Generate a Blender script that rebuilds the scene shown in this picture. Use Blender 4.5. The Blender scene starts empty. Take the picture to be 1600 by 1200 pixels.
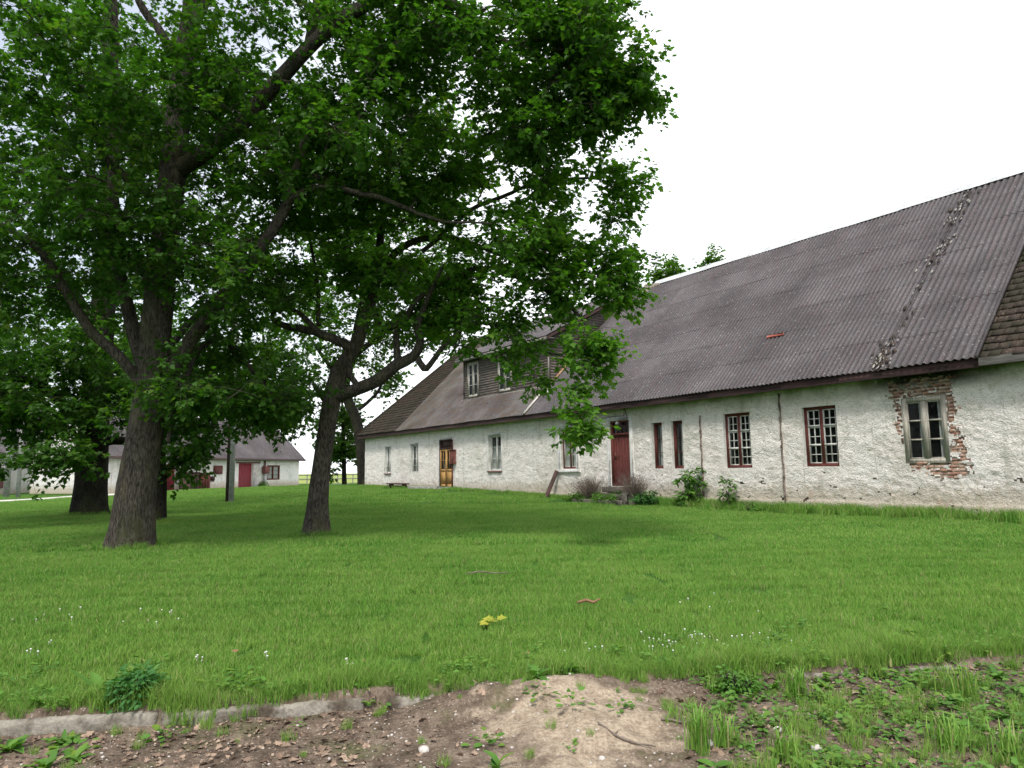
import bpy, math, random
import numpy as np
from math import radians, sin, cos, atan2, sqrt, pi
rng = np.random.default_rng(7); random.seed(7)
sc = bpy.context.scene
COL = sc.collection

# ------------------------------------------------------------------ camera
F = 1110.0; PITCH = radians(6.95); ROLL = .015; EYE = 1.2
fw = np.array([0, cos(PITCH), sin(PITCH)]); up0 = np.array([0, -sin(PITCH), cos(PITCH)]); r0 = np.array([1, 0, 0.])
rt = r0*cos(ROLL)-up0*sin(ROLL); up = up0*cos(ROLL)+r0*sin(ROLL)
CAM = np.array([0, 0, EYE])
def ray(x, y): return fw+rt*(x-800)/F-up*(y-600)/F
def at(x, y, Y):                       # point of the view ray at world depth Y
    d = ray(x, y); return CAM+d*(Y/d[1])
AZ = radians(-34.278); D0 = 16.7       # direction and distance of the long house
U = np.array([sin(AZ), cos(AZ), 0]); N = np.array([cos(AZ), -sin(AZ), 0])
def HT(V):                             # house coordinates (u along, d into the house, z) -> world
    V = np.asarray(V, float); return np.outer(V[:, 0], U)+np.outer(V[:, 1]+D0, N)+np.outer(V[:, 2], [0, 0, 1])
cam = bpy.data.cameras.new('camera'); co = bpy.data.objects.new('camera', cam); COL.objects.link(co)
cam.sensor_width = 36; cam.lens = F/1600*36; cam.clip_end = 3000; cam.clip_start = .05
from mathutils import Matrix, Vector, noise
M4 = Matrix([[rt[0], up[0], -fw[0], 0], [rt[1], up[1], -fw[1], 0], [rt[2], up[2], -fw[2], EYE], [0, 0, 0, 1]])
co.matrix_world = M4; sc.camera = co

# ------------------------------------------------------------------ ground height
def sst(a, b, x):
    t = np.clip((x-a)/(b-a), 0, 1); return t*t*(3-2*t)
def kerb_y(x): return 5.13+.155*np.asarray(x)
def gh(x, y):
    x = np.asarray(x, float); y = np.asarray(y, float)
    p = x*N[0]+y*N[1]; u = x*U[0]+y*U[1]
    lawn = -.27+.27*sst(5, 13, y)
    hump = .37*sst(12, 32, u)*np.exp(-((p-D0)/9.)**2)*(1-sst(45, 60, u))
    far = .14*sst(44, 58, u)
    g = lawn+hump+far
    g = g-.13*(1-sst(-.04, .04, y-kerb_y(x)))*(y < 9)
    g = g+.02*np.sin(x*.7+1)*np.sin(y*.5)*sst(6, 10, y)
    return g

# ------------------------------------------------------------------ materials
def newmat(name):
    m = bpy.data.materials.new(name); m.use_nodes = True; nt = m.node_tree; nt.nodes.clear()
    out = nt.nodes.new('ShaderNodeOutputMaterial'); b = nt.nodes.new('ShaderNodeBsdfPrincipled')
    nt.links.new(b.outputs[0], out.inputs[0]); return m, nt, b, out
class G:
    """small helper round a node tree"""
    def __init__(s, nt): s.nt = nt
    def n(s, t, **k):
        o = s.nt.nodes.new(t)
        for a, v in k.items(): setattr(o, a, v)
        return o
    def l(s, a, b): s.nt.links.new(a, b)
    def coord(s, kind='Object', attr=None, scale=(1, 1, 1)):
        if attr:
            a = s.n('ShaderNodeAttribute'); a.attribute_name = attr; src = a.outputs['Vector']
        elif kind == 'World': src = s.n('ShaderNodeNewGeometry').outputs['Position']
        else: src = s.n('ShaderNodeTexCoord').outputs[kind]
        mp = s.n('ShaderNodeMapping'); mp.inputs['Scale'].default_value = scale; s.l(src, mp.inputs[0]); return mp.outputs[0]
    def noise(s, vec, scale, detail=4, rough=.55, dist=0):
        o = s.n('ShaderNodeTexNoise'); o.inputs['Scale'].default_value = scale; o.inputs['Detail'].default_value = detail
        o.inputs['Roughness'].default_value = rough; o.inputs['Distortion'].default_value = dist; s.l(vec, o.inputs['Vector']); return o.outputs[0]
    def vor(s, vec, scale, feature='F1', out=0):
        o = s.n('ShaderNodeTexVoronoi'); o.feature = feature; o.inputs['Scale'].default_value = scale; s.l(vec, o.inputs['Vector']); return o.outputs[out]
    def ramp(s, fac, stops, interp='LINEAR'):
        o = s.n('ShaderNodeValToRGB'); r = o.color_ramp; r.interpolation = interp
        while len(r.elements) < len(stops): r.elements.new(.5)
        for e, (p, c) in zip(r.elements, stops):
            e.position = p; e.color = (c, c, c, 1) if not hasattr(c, '__len__') else (*c, 1)
        s.l(fac, o.inputs[0]); return o.outputs[0]
    def mix(s, f, a, b, t='MIX'):
        o = s.n('ShaderNodeMix'); o.data_type = 'RGBA'; o.blend_type = t
        for i, v in ((0, f), (6, a), (7, b)):
            if hasattr(v, 'is_linked'): s.l(v, o.inputs[i])
            elif i == 0: o.inputs[i].default_value = v
            else: o.inputs[i].default_value = (*v, 1)
        return o.outputs[2]
    def math(s, op, a, b=0.):
        o = s.n('ShaderNodeMath', operation=op)
        for i, v in ((0, a), (1, b)):
            if hasattr(v, 'is_linked'): s.l(v, o.inputs[i])
            else: o.inputs[i].default_value = v
        return o.outputs[0]
    def sep(s, v): o = s.n('ShaderNodeSeparateXYZ'); s.l(v, o.inputs[0]); return o.outputs
    def comb(s, x, y, z):
        o = s.n('ShaderNodeCombineXYZ')
        for i, v in enumerate((x, y, z)):
            if hasattr(v, 'is_linked'): s.l(v, o.inputs[i])
            else: o.inputs[i].default_value = v
        return o.outputs[0]
    def bump(s, h, dist, strength=1):
        o = s.n('ShaderNodeBump'); o.inputs['Distance'].default_value = dist; o.inputs['Strength'].default_value = strength; s.l(h, o.inputs['Height']); return o.outputs[0]

def mat2(name, c1, c2, scale=6, rough=.85, bump=.004, attr=None, stretch=(1, 1, 1), kind='Object', spec=.3, lo=.35, hi=.65, spots=None):
    m, nt, b, out = newmat(name); g = G(nt); v = g.coord(kind, attr, stretch)
    n = g.noise(v, scale, 6, .6); c = g.ramp(n, [(lo, c1), (hi, c2)])
    n2 = g.noise(v, scale*9, 3, .6); c = g.mix(.35, c, g.ramp(n2, [(.3, .15), (.7, .95)]), 'OVERLAY')
    if spots:
        f = g.ramp(g.vor(v, spots[1]), [(spots[2], 1.), (spots[2]+.06, 0.)]); c = g.mix(f, c, spots[0])
    g.l(c, b.inputs['Base Color']); b.inputs['Roughness'].default_value = rough; b.inputs['Specular IOR Level'].default_value = spec
    if bump: g.l(g.bump(g.math('ADD', n, g.math('MULTIPLY', n2, .4)), bump), b.inputs['Normal'])
    return m

def leaf_mat(name, dark, light, trans=.5, yellow=(.16, .22, .02)):
    m, nt, b, out = newmat(name); g = G(nt)
    a = g.n('ShaderNodeAttribute'); a.attribute_name = 'lv'
    w = g.coord('World'); n = g.noise(w, .8, 2)
    f = g.math('ADD', g.math('MULTIPLY', a.outputs['Fac'], .6), g.math('MULTIPLY', n, .4))
    c = g.ramp(f, [(.15, dark), (.62, light), (.95, yellow)])
    g.l(c, b.inputs['Base Color']); b.inputs['Roughness'].default_value = .62; b.inputs['Specular IOR Level'].default_value = .25
    t = g.n('ShaderNodeBsdfTranslucent'); c2 = g.mix(1., c, (1.2, 1.5, .45), 'MULTIPLY'); g.l(c2, t.inputs[0])
    mx = g.n('ShaderNodeMixShader'); mx.inputs[0].default_value = trans; g.l(b.outputs[0], mx.inputs[1]); g.l(t.outputs[0], mx.inputs[2])
    g.l(mx.outputs[0], out.inputs[0]); return m

def wall_mat(name, white=(.90, .84, .79), stain=(.46, .41, .30), base=(.42, .35, .24), algae=(.22, .27, .13), green=True, zb=.55):
    m, nt, b, out = newmat(name); g = G(nt); v = g.coord(attr='uvw'); xyz = g.sep(v)
    uz = g.comb(xyz[0], 0., xyz[2])
    big = g.noise(uz, .9, 7, .62); mid = g.noise(uz, 5.5, 6, .65, .4); fine = g.noise(uz, 26, 4, .6, .8)
    c = g.ramp(big, [(.30, (.60, .59, .53)), (.45, white), (.7, (.92, .88, .845))])
    f = g.ramp(mid, [(.56, 0.), (.72, .6)]); c = g.mix(f, c, stain)
    # pits and cracked roughcast
    pit = g.ramp(g.noise(g.coord(attr='uvw', scale=(1, 1, 1.7)), 13, 6, .75, 1.6), [(.36, 1.), (.45, 0.)]); c = g.mix(g.math('MULTIPLY', pit, .8), c, (.25, .205, .155))
    # vertical run marks
    run = g.noise(g.coord(attr='uvw', scale=(2.2, 1, .18)), 1.6, 5, .6); c = g.mix(g.ramp(run, [(.56, 0.), (.72, .45)]), c, (.36, .36, .29))
    blot = g.noise(uz, .38, 6, .7); c = g.mix(g.ramp(blot, [(.54, 0.), (.70, .5)]), c, (.52, .48, .38))
    crk = g.ramp(g.vor(g.mix(.12, uz, g.n('ShaderNodeTexNoise').outputs[1]), 1.1, 'DISTANCE_TO_EDGE'), [(.0, .75), (.006, 0.)]); c = g.mix(g.math('MULTIPLY', crk, g.ramp(big, [(.5, 0.), (.56, 1.)])), c, (.2, .18, .14))
    # dirty damp foot
    zf = g.math('ADD', xyz[2], g.math('MULTIPLY', g.math('SUBTRACT', mid, .5), 1.3))
    c = g.mix(g.ramp(zf, [(0., .85), (zb, .5), (zb+.28, 0.)]), c, base)
    rs = g.noise(uz, 1.7, 4, .6); c = g.mix(g.math('MULTIPLY', g.ramp(rs, [(.6, 0.), (.74, .55)]), g.ramp(xyz[2], [(.3, 1.), (1., 0.)])), c, (.45, .22, .12))
    if green:
        al = g.math('MULTIPLY', g.math('MULTIPLY', g.ramp(g.noise(uz, 1.3, 6, .65), [(.36, 0.), (.6, .95)]), g.ramp(g.math('DIVIDE', xyz[0], 40.), [(.25, 1.), (.5, .25)])), g.ramp(g.math('DIVIDE', xyz[2], 4.), [(.68, 0.), (.81, 1.)]))
        c = g.mix(al, c, algae)
        # black mould above the rightmost window
        du = g.math('ABSOLUTE', g.math('SUBTRACT', xyz[0], 7.9))
        mo = g.math('MULTIPLY', g.ramp(g.math('DIVIDE', du, 4.), [(.15, 1.), (.5, 0.)]), g.ramp(g.math('DIVIDE', xyz[2], 4.), [(.70, 0.), (.77, 1.)]))
        mo = g.math('MULTIPLY', mo, g.ramp(g.noise(uz, 3, 6, .75), [(.32, 0.), (.44, 1.)])); c = g.mix(mo, c, (.045, .045, .032))
    g.l(c, b.inputs['Base Color']); b.inputs['Roughness'].default_value = .95; b.inputs['Specular IOR Level'].default_value = .1
    h = g.math('ADD', g.math('MULTIPLY', mid, .7), g.math('MULTIPLY', fine, .75))
    g.l(g.bump(h, .07, 1.), b.inputs['Normal']); return m

def roof_mat(name, c1, c2, lich=(.5, .5, .47), moss=None, tint=(.10, .07, .07), spk=.09, warm=None):
    m, nt, b, out = newmat(name); g = G(nt); v = g.coord(attr='uvw'); xyz = g.sep(v)
    us = g.comb(xyz[0], xyz[1], 0.)
    sheet = g.n('ShaderNodeTexWhiteNoise'); sheet.noise_dimensions = '2D'
    g.l(g.comb(g.math('FLOOR', g.math('DIVIDE', xyz[0], 1.06)), g.math('FLOOR', g.math('DIVIDE', xyz[1], 1.18)), 0.), sheet.inputs['Vector'])
    n = g.noise(us, .6, 6, .6); st = g.noise(g.coord(attr='uvw', scale=(5, .5, 1)), 1.5, 5, .6)
    c = g.ramp(n, [(.35, c1), (.65, c2)]); c = g.mix(g.ramp(st, [(.45, 0.), (.7, .6)]), c, tint)
    c = g.mix(.22, c, g.ramp(sheet.outputs[0], [(0., .25), (1., .8)]), 'OVERLAY')
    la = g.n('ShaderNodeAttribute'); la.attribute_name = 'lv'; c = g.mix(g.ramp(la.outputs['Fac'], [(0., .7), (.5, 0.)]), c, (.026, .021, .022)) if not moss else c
    fn = g.noise(us, 22, 4, .7); c = g.mix(.5, c, g.ramp(fn, [(.3, .2), (.7, .85)]), 'OVERLAY')
    sp = g.ramp(g.vor(us, 9.), [(spk, 1.), (spk+.05, 0.)]); c = g.mix(g.math('MULTIPLY', sp, .45), c, lich)
    sp = g.ramp(g.vor(us, 21.), [(spk+.03, 1.), (spk+.1, 0.)]); c = g.mix(g.math('MULTIPLY', sp, .4), c, lich)
    if warm:
        mu = g.math('ADD', g.math('DIVIDE', g.math('SUBTRACT', xyz[0], 31.6), 4.5), g.math('SUBTRACT', g.noise(us, 1.1, 6, .7), .35)); c = g.mix(g.ramp(mu, [(.25, 0.), (.6, .9)]), c, (.04, .034, .022))
        la2 = g.ramp(g.noise(us, .5, 4), [(.4, 0.), (.6, .5)]); c = g.mix(la2, c, (.17, .16, .155))
        c = g.mix(g.math('MULTIPLY', g.ramp(g.noise(us, 2.5, 5), [(.45, 0.), (.65, .8)]), warm and 1.), c, warm)
    if moss:
        c = g.mix(g.ramp(g.noise(us, 1.8, 6, .7), [(.42, 0.), (.58, .9)]), c, moss)
    g.l(c, b.inputs['Base Color']); b.inputs['Roughness'].default_value = .8; b.inputs['Specular IOR Level'].default_value = .3
    g.l(g.bump(fn, .006), b.inputs['Normal']); return m

def bark_mat(name, c1=(.028, .024, .02), c2=(.15, .132, .11), lich=(.17, .15, .08)):
    m, nt, b, out = newmat(name); g = G(nt); v = g.coord('Object', scale=(1, 1, .3))
    n0 = g.noise(v, 24, 8, .72, .8); n1 = g.ramp(g.vor(g.coord('Object', scale=(1, 1, .16)), 38., 'DISTANCE_TO_EDGE'), [(0., 0.), (.3, 1.)]); n = g.mix(.14, n0, n1); n2 = g.noise(g.coord('Object'), 2.2, 4)
    c = g.ramp(n, [(.36, c1), (.64, c2)]); c = g.mix(g.ramp(g.noise(v, 5, 5), [(.55, 0.), (.75, .5)]), c, lich); c = g.mix(g.ramp(g.noise(g.coord('Object', scale=(1, 1, .5)), 1.6, 6, .7), [(.52, 0.), (.66, .55)]), c, (.06, .075, .025))
    c = g.mix(.5, c, g.ramp(n2, [(.3, .2), (.7, .7)]), 'OVERLAY')
    g.l(c, b.inputs['Base Color']); b.inputs['Roughness'].default_value = .95; b.inputs['Specular IOR Level'].default_value = .1
    g.l(g.bump(n, .06, 1), b.inputs['Normal']); return m

def grass_mat(name, tip=1.):
    m, nt, b, out = newmat(name); g = G(nt); w = g.coord('World')
    a = g.n('ShaderNodeAttribute'); a.attribute_name = 'lv'
    wxy = g.coord('World', scale=(1, 1, .0))
    f = g.math('ADD', g.math('MULTIPLY', a.outputs['Fac'], .55), g.math('MULTIPLY', g.noise(wxy, .6, 6, .7), .9))
    c = g.ramp(f, [(.30, (.046, .165, .018)), (.58, (.105, .285, .034)), (.92, (.25, .40, .08))])
    y = g.sep(w)[1]; near = g.ramp(g.math('DIVIDE', y, 20.), [(.25, .75), (.6, 0.)])
    c = g.mix(g.math('MULTIPLY', near, g.ramp(g.noise(wxy, 1.7, 4), [(.35, .25), (.65, .8)])), c, (.215, .35, .06))
    worn = g.ramp(g.noise(wxy, .9, 6, .7), [(.55, 0.), (.72, .55)]); dry = g.ramp(g.math('ADD', a.outputs['Fac'], g.math('MULTIPLY', worn, .35)), [(.9, 0.), (.94, .8)]); c = g.mix(dry, c, (.36, .33, .16))
    g.l(c, b.inputs['Base Color']); b.inputs['Roughness'].default_value = .6; b.inputs['Specular IOR Level'].default_value = .2
    t = g.n('ShaderNodeBsdfTranslucent'); g.l(c, t.inputs[0])
    mx = g.n('ShaderNodeMixShader'); mx.inputs[0].default_value = .3; g.l(b.outputs[0], mx.inputs[1]); g.l(t.outputs[0], mx.inputs[2])
    g.l(mx.outputs[0], out.inputs[0]); return m

def ground_mat():
    m, nt, b, out = newmat('ground_soil_and_turf'); g = G(nt); w = g.coord('World'); xyz = g.sep(w); wxy = g.coord('World', scale=(1, 1, 0))
    n = g.noise(wxy, .35, 6, .6); nf = g.noise(wxy, 14, 5, .7)
    turf = g.ramp(n, [(.35, (.028, .075, .012)), (.6, (.05, .115, .018)), (.75, (.07, .13, .025))])
    turf = g.mix(.6, turf, g.ramp(nf, [(.3, .15), (.7, .9)]), 'OVERLAY')
    field = g.mix(g.ramp(g.noise(wxy, .05, 3), [(.4, 0.), (.6, 1.)]), (.30, .32, .10), (.18, .28, .07))
    turf = g.mix(g.ramp(g.math('DIVIDE', xyz[1], 200.), [(.36, 0.), (.42, 1.)]), turf, field)
    g.l(turf, b.inputs['Base Color']); b.inputs['Roughness'].default_value = .95; b.inputs['Specular IOR Level'].default_value = .1
    g.l(g.bump(nf, .03), b.inputs['Normal']); return m

def dirt_mat():
    m, nt, b, out = newmat('dirt_and_sand'); g = G(nt); w = g.coord('World'); xyz = g.sep(w); wxy = g.coord('World', scale=(1, 1, 0))
    n = g.noise(wxy, 2.2, 7, .68); nf = g.noise(wxy, 45, 5, .7); nm = g.noise(wxy, 9, 5, .65)
    dirt = g.ramp(g.math('ADD', g.math('MULTIPLY', n, .5), g.math('MULTIPLY', nm, .5)), [(.36, (.05, .036, .026)), (.5, (.13, .097, .072)), (.64, (.25, .195, .15))])
    # bare sand heap
    dx = g.math('DIVIDE', g.math('SUBTRACT', xyz[0], .36), .62); dy = g.math('DIVIDE', g.math('SUBTRACT', xyz[1], 4.55), .75)
    r = g.math('SQRT', g.math('ADD', g.math('MULTIPLY', dx, dx), g.math('MULTIPLY', dy, dy)))
    r = g.math('ADD', r, g.math('MULTIPLY', g.math('SUBTRACT', n, .5), 3.2))
    sand = g.ramp(nm, [(.35, (.235, .18, .13)), (.6, (.375, .305, .225))])
    c = g.mix(g.ramp(r, [(.6, 1.), (1.15, 0.)]), dirt, sand)
    c = g.mix(.55, c, g.ramp(nf, [(.3, .1), (.7, .92)]), 'OVERLAY')
    moss = g.math('MULTIPLY', g.ramp(g.noise(wxy, 1.3, 5, .65), [(.52, 0.), (.66, .7)]), g.ramp(r, [(.8, 0.), (1.1, 1.)])); c = g.mix(moss, c, (.08, .1, .03))
    peb = g.ramp(g.vor(wxy, 38.), [(.12, 1.), (.2, 0.)]); c = g.mix(g.math('MULTIPLY', peb, .5), c, (.46, .42, .36))
    g.l(c, b.inputs['Base Color']); b.inputs['Roughness'].default_value = .95; b.inputs['Specular IOR Level'].default_value = .15
    h = g.math('ADD', g.math('MULTIPLY', nm, .6), g.math('MULTIPLY', nf, .5)); g.l(g.bump(h, .03, 1), b.inputs['Normal']); return m

def brick_mat():
    m, nt, b, out = newmat('old_red_brick'); g = G(nt); v = g.coord(attr='uvw')
    a = g.n('ShaderNodeAttribute'); a.attribute_name = 'lv'
    c = g.ramp(a.outputs['Fac'], [(0., (.30, .145, .10)), (.6, (.44, .24, .165)), (1., (.50, .36, .28))])
    n = g.noise(v, 18, 5, .7); c = g.mix(.6, c, g.ramp(n, [(.3, .2), (.7, .8)]), 'OVERLAY')
    c = g.mix(g.ramp(g.noise(v, 7, 5, .7), [(.48, 0.), (.64, .85)]), c, (.50, .43, .34))
    g.l(c, b.inputs['Base Color']); b.inputs['Roughness'].default_value = .95; g.l(g.bump(n, .01), b.inputs['Normal']); return m

def glass_mat(name='window_glass', tr=.72):
    m, nt, b, out = newmat(name); g = G(nt)
    b.inputs['Base Color'].default_value = (.02, .025, .025, 1); b.inputs['Roughness'].default_value = .06; b.inputs['Specular IOR Level'].default_value = .6
    n = g.noise(g.coord('Object'), 2.5, 2); g.l(g.bump(n, .02, .5), b.inputs['Normal'])
    t = g.n('ShaderNodeBsdfTransparent'); t.inputs[0].default_value = (.85, .88, .86, 1)
    mx = g.n('ShaderNodeMixShader'); mx.inputs[0].default_value = tr; g.l(b.outputs[0], mx.inputs[1]); g.l(t.outputs[0], mx.inputs[2])
    g.l(mx.outputs[0], out.inputs[0]); return m

MT = dict(
    wall=wall_mat('roughcast_whitewash'), wall2=wall_mat('barn_whitewash', white=(.82, .81, .78), green=False, zb=.35),
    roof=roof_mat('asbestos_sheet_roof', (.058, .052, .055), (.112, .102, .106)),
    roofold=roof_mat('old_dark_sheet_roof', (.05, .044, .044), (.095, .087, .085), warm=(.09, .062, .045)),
    tiles=roof_mat('mossy_shingles', (.024, .016, .013), (.062, .04, .032), lich=(.30, .25, .16), moss=(.025, .024, .012), tint=(.04, .027, .02), spk=.15),
    bark=bark_mat('maple_bark'), bark2=bark_mat('dark_bark', (.012, .011, .009), (.05, .045, .038), (.08, .085, .04)),
    leafA=leaf_mat('maple_leaf', (.034, .09, .014), (.062, .152, .021)), leafB=leaf_mat('oak_leaf', (.052, .14, .017), (.115, .25, .03)),
    leafF=leaf_mat('far_leaf', (.04, .10, .016), (.085, .17, .03)), weed=leaf_mat('weed_leaf', (.05, .13, .02), (.11, .24, .04), .3),
    nettle=leaf_mat('nettle_leaf', (.04, .13, .03), (.07, .20, .05), .3), litter=None,
    grass=grass_mat('lawn_grass'), ground=ground_mat(), dirt=dirt_mat(), brick=brick_mat(), glass=glass_mat(),
    redpaint=mat2('oxblood_paint', (.085, .022, .018), (.15, .04, .032), 5, .7, .002, 'uvw', (6, 6, 1)),
    brightred=mat2('barn_red_paint', (.19, .02, .03), (.25, .03, .04), 3, .7, .002, 'uvw', (6, 6, 1)),
    whitepaint=mat2('flaking_white_paint', (.45, .44, .40), (.72, .72, .69), 9, .75, .002, 'uvw', (4, 4, 1)),
    greywood=mat2('weathered_grey_wood', (.14, .13, .115), (.30, .285, .25), 7, .9, .004, 'uvw', (1, 1, 9)),
    greywoodv=mat2('weathered_upright_wood', (.26, .24, .20), (.46, .43, .37), 7, .9, .004, 'uvw', (6, 6, .7)),
    boards=mat2('dark_weathered_boarding', (.055, .045, .04), (.165, .14, .122), 5, .9, .005, 'uvw', (.6, 1, 14)),
    ochre=mat2('ochre_varnished_door', (.30, .16, .05), (.50, .30, .10), 3, .55, .002, 'uvw', (4, 4, .8)),
    darkwood=mat2('dark_eaves_board', (.035, .022, .02), (.09, .05, .045), 4, .85, .003, 'uvw', (.6, 1, 6)),
    stone=mat2('grey_field_stone', (.16, .15, .135), (.36, .34, .31), 9, .95, .01),
    pebble=mat2('pale_pebble', (.36, .33, .30), (.55, .52, .48), 20, .9, .003),
    kerb=mat2('rough_concrete_kerb', (.07, .055, .04), (.23, .21, .175), 4.5, .95, .02, None, (1, 1, 1), 'World', lo=.40, hi=.56),
    concrete=mat2('grey_concrete_pole', (.25, .25, .245), (.42, .42, .41), 5, .9, .004),
    curtain=mat2('grey_net_curtain', (.66, .67, .65), (.8, .8, .78), 6, .95, 0, None, (9, 9, .5)),
    road=mat2('pale_gravel_track', (.40, .38, .34), (.55, .53, .49), 2.5, .95, .01, None, (1, 1, 1), 'World'),
    metal=mat2('galvanised_ridge_sheet', (.42, .43, .43), (.6, .61, .61), 2, .5, .001),
    rust=mat2('rust_brown_metal', (.09, .03, .024), (.17, .06, .045), 9, .8, .003),
    plaster=mat2('smooth_lime_plaster', (.5, .49, .44), (.74, .74, .70), 6, .95, .006, 'uvw'),
    mortar=mat2('crumbling_mortar', (.20, .16, .12), (.42, .37, .30), 12, .95, .02, 'uvw'),
    orange=mat2('bare_orange_board', (.36, .2, .11), (.5, .33, .2), 5, .85, .002),
    palewood=mat2('new_pale_board', (.38, .355, .32), (.6, .57, .52), 5, .8, .001),
    redplas=mat2('faded_red_plastic', (.42, .10, .07), (.52, .17, .12), 5, .7, .001),
    conduit=mat2('rusty_cable_strip', (.07, .045, .035), (.26, .22, .18), 6, .9, .003, 'uvw'),
    rubblestone=mat2('mossy_step_stone', (.05, .045, .035), (.17, .155, .125), 5, .95, .02),
    eavegrey=mat2('dull_grey_eaves_wood', (.07, .065, .058), (.17, .16, .145), 5, .9, .003, 'uvw', (.6, 1, 6)),
    twig=mat2('dry_grey_twig', (.10, .075, .06), (.22, .18, .15), 15, .95, .001),
    clover=mat2('white_clover_head', (.6, .58, .55), (.8, .78, .75), 40, .9, 0),
    yleaf=leaf_mat('yellowed_leaf', (.30, .33, .04), (.42, .40, .06), .3, (.45, .35, .1)),
    litter_=mat2('brown_leaf_litter', (.10, .065, .045), (.30, .215, .155), 3.2, .85, .002, None, (1, 1, 1), 'World', lo=.4, hi=.6),
    crumb=mat2('litter_crumbs', (.055, .038, .028), (.33, .25, .185), 14, .9, .001, None, (1, 1, 1), 'World', lo=.42, hi=.58),
    brownleaf=mat2('dead_brown_leaf', (.16, .085, .045), (.30, .18, .10), 8, .8, .003),
)

# ------------------------------------------------------------------ mesh helpers
def link(name, me, mat=None, parent=None, loc=(0, 0, 0)):
    o = bpy.data.objects.new(name, me); COL.objects.link(o); o.location = loc
    if mat is not None: me.materials.append(mat)
    if parent is not None: o.parent = parent
    return o
def tag(o, label=None, cat=None, group=None, kind=None):
    if label: o['label'] = label
    if cat: o['category'] = cat
    if group: o['group'] = group
    if kind: o['kind'] = kind
    return o
def empty(name, loc, label=None, cat=None, group=None):
    o = bpy.data.objects.new(name, None); COL.objects.link(o); o.location = loc; o.empty_display_size = .2
    return tag(o, label, cat, group)
def npmesh(name, V, loops, sizes, attrs=None, smooth=False):
    me = bpy.data.meshes.new(name); V = np.asarray(V, np.float32); loops = np.asarray(loops, np.int32).ravel(); sizes = np.asarray(sizes, np.int32)
    me.vertices.add(len(V)); me.vertices.foreach_set('co', V.ravel())
    if len(sizes) == 0: loops = np.zeros(0, np.int32)
    me.loops.add(len(loops)) if len(loops) else None
    if len(sizes):
     me.loops.foreach_set('vertex_index', loops)
    if 0: me.loops.foreach_set('vertex_index', loops)
    if len(sizes):
        me.polygons.add(len(sizes)); st = np.concatenate([[0], np.cumsum(sizes)[:-1]]).astype(np.int32)
        me.polygons.foreach_set('loop_start', st); me.polygons.foreach_set('loop_total', sizes)
    if smooth and len(sizes): me.polygons.foreach_set('use_smooth', np.ones(len(sizes), bool))
    for k, a in (attrs or {}).items():
        a = np.asarray(a, np.float32)
        t = me.attributes.new(k, 'FLOAT_VECTOR' if a.ndim == 2 else 'FLOAT', 'POINT'); t.data.foreach_set('vector' if a.ndim == 2 else 'value', a.ravel())
    me.update(calc_edges=True); me.validate(); return me
def gridmesh(name, X, attrs=None, smooth=True, keep=None):
    """X (n,m,3) grid"""
    n, m = X.shape[:2]; i = np.arange(n-1)[:, None]*m+np.arange(m-1)[None]
    q = np.stack([i, i+1, i+m+1, i+m], -1).reshape(-1, 4)
    if keep is not None: q = q[keep.ravel()]
    return npmesh(name, X.reshape(-1, 3), q, np.full(len(q), 4), attrs, smooth)
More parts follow.
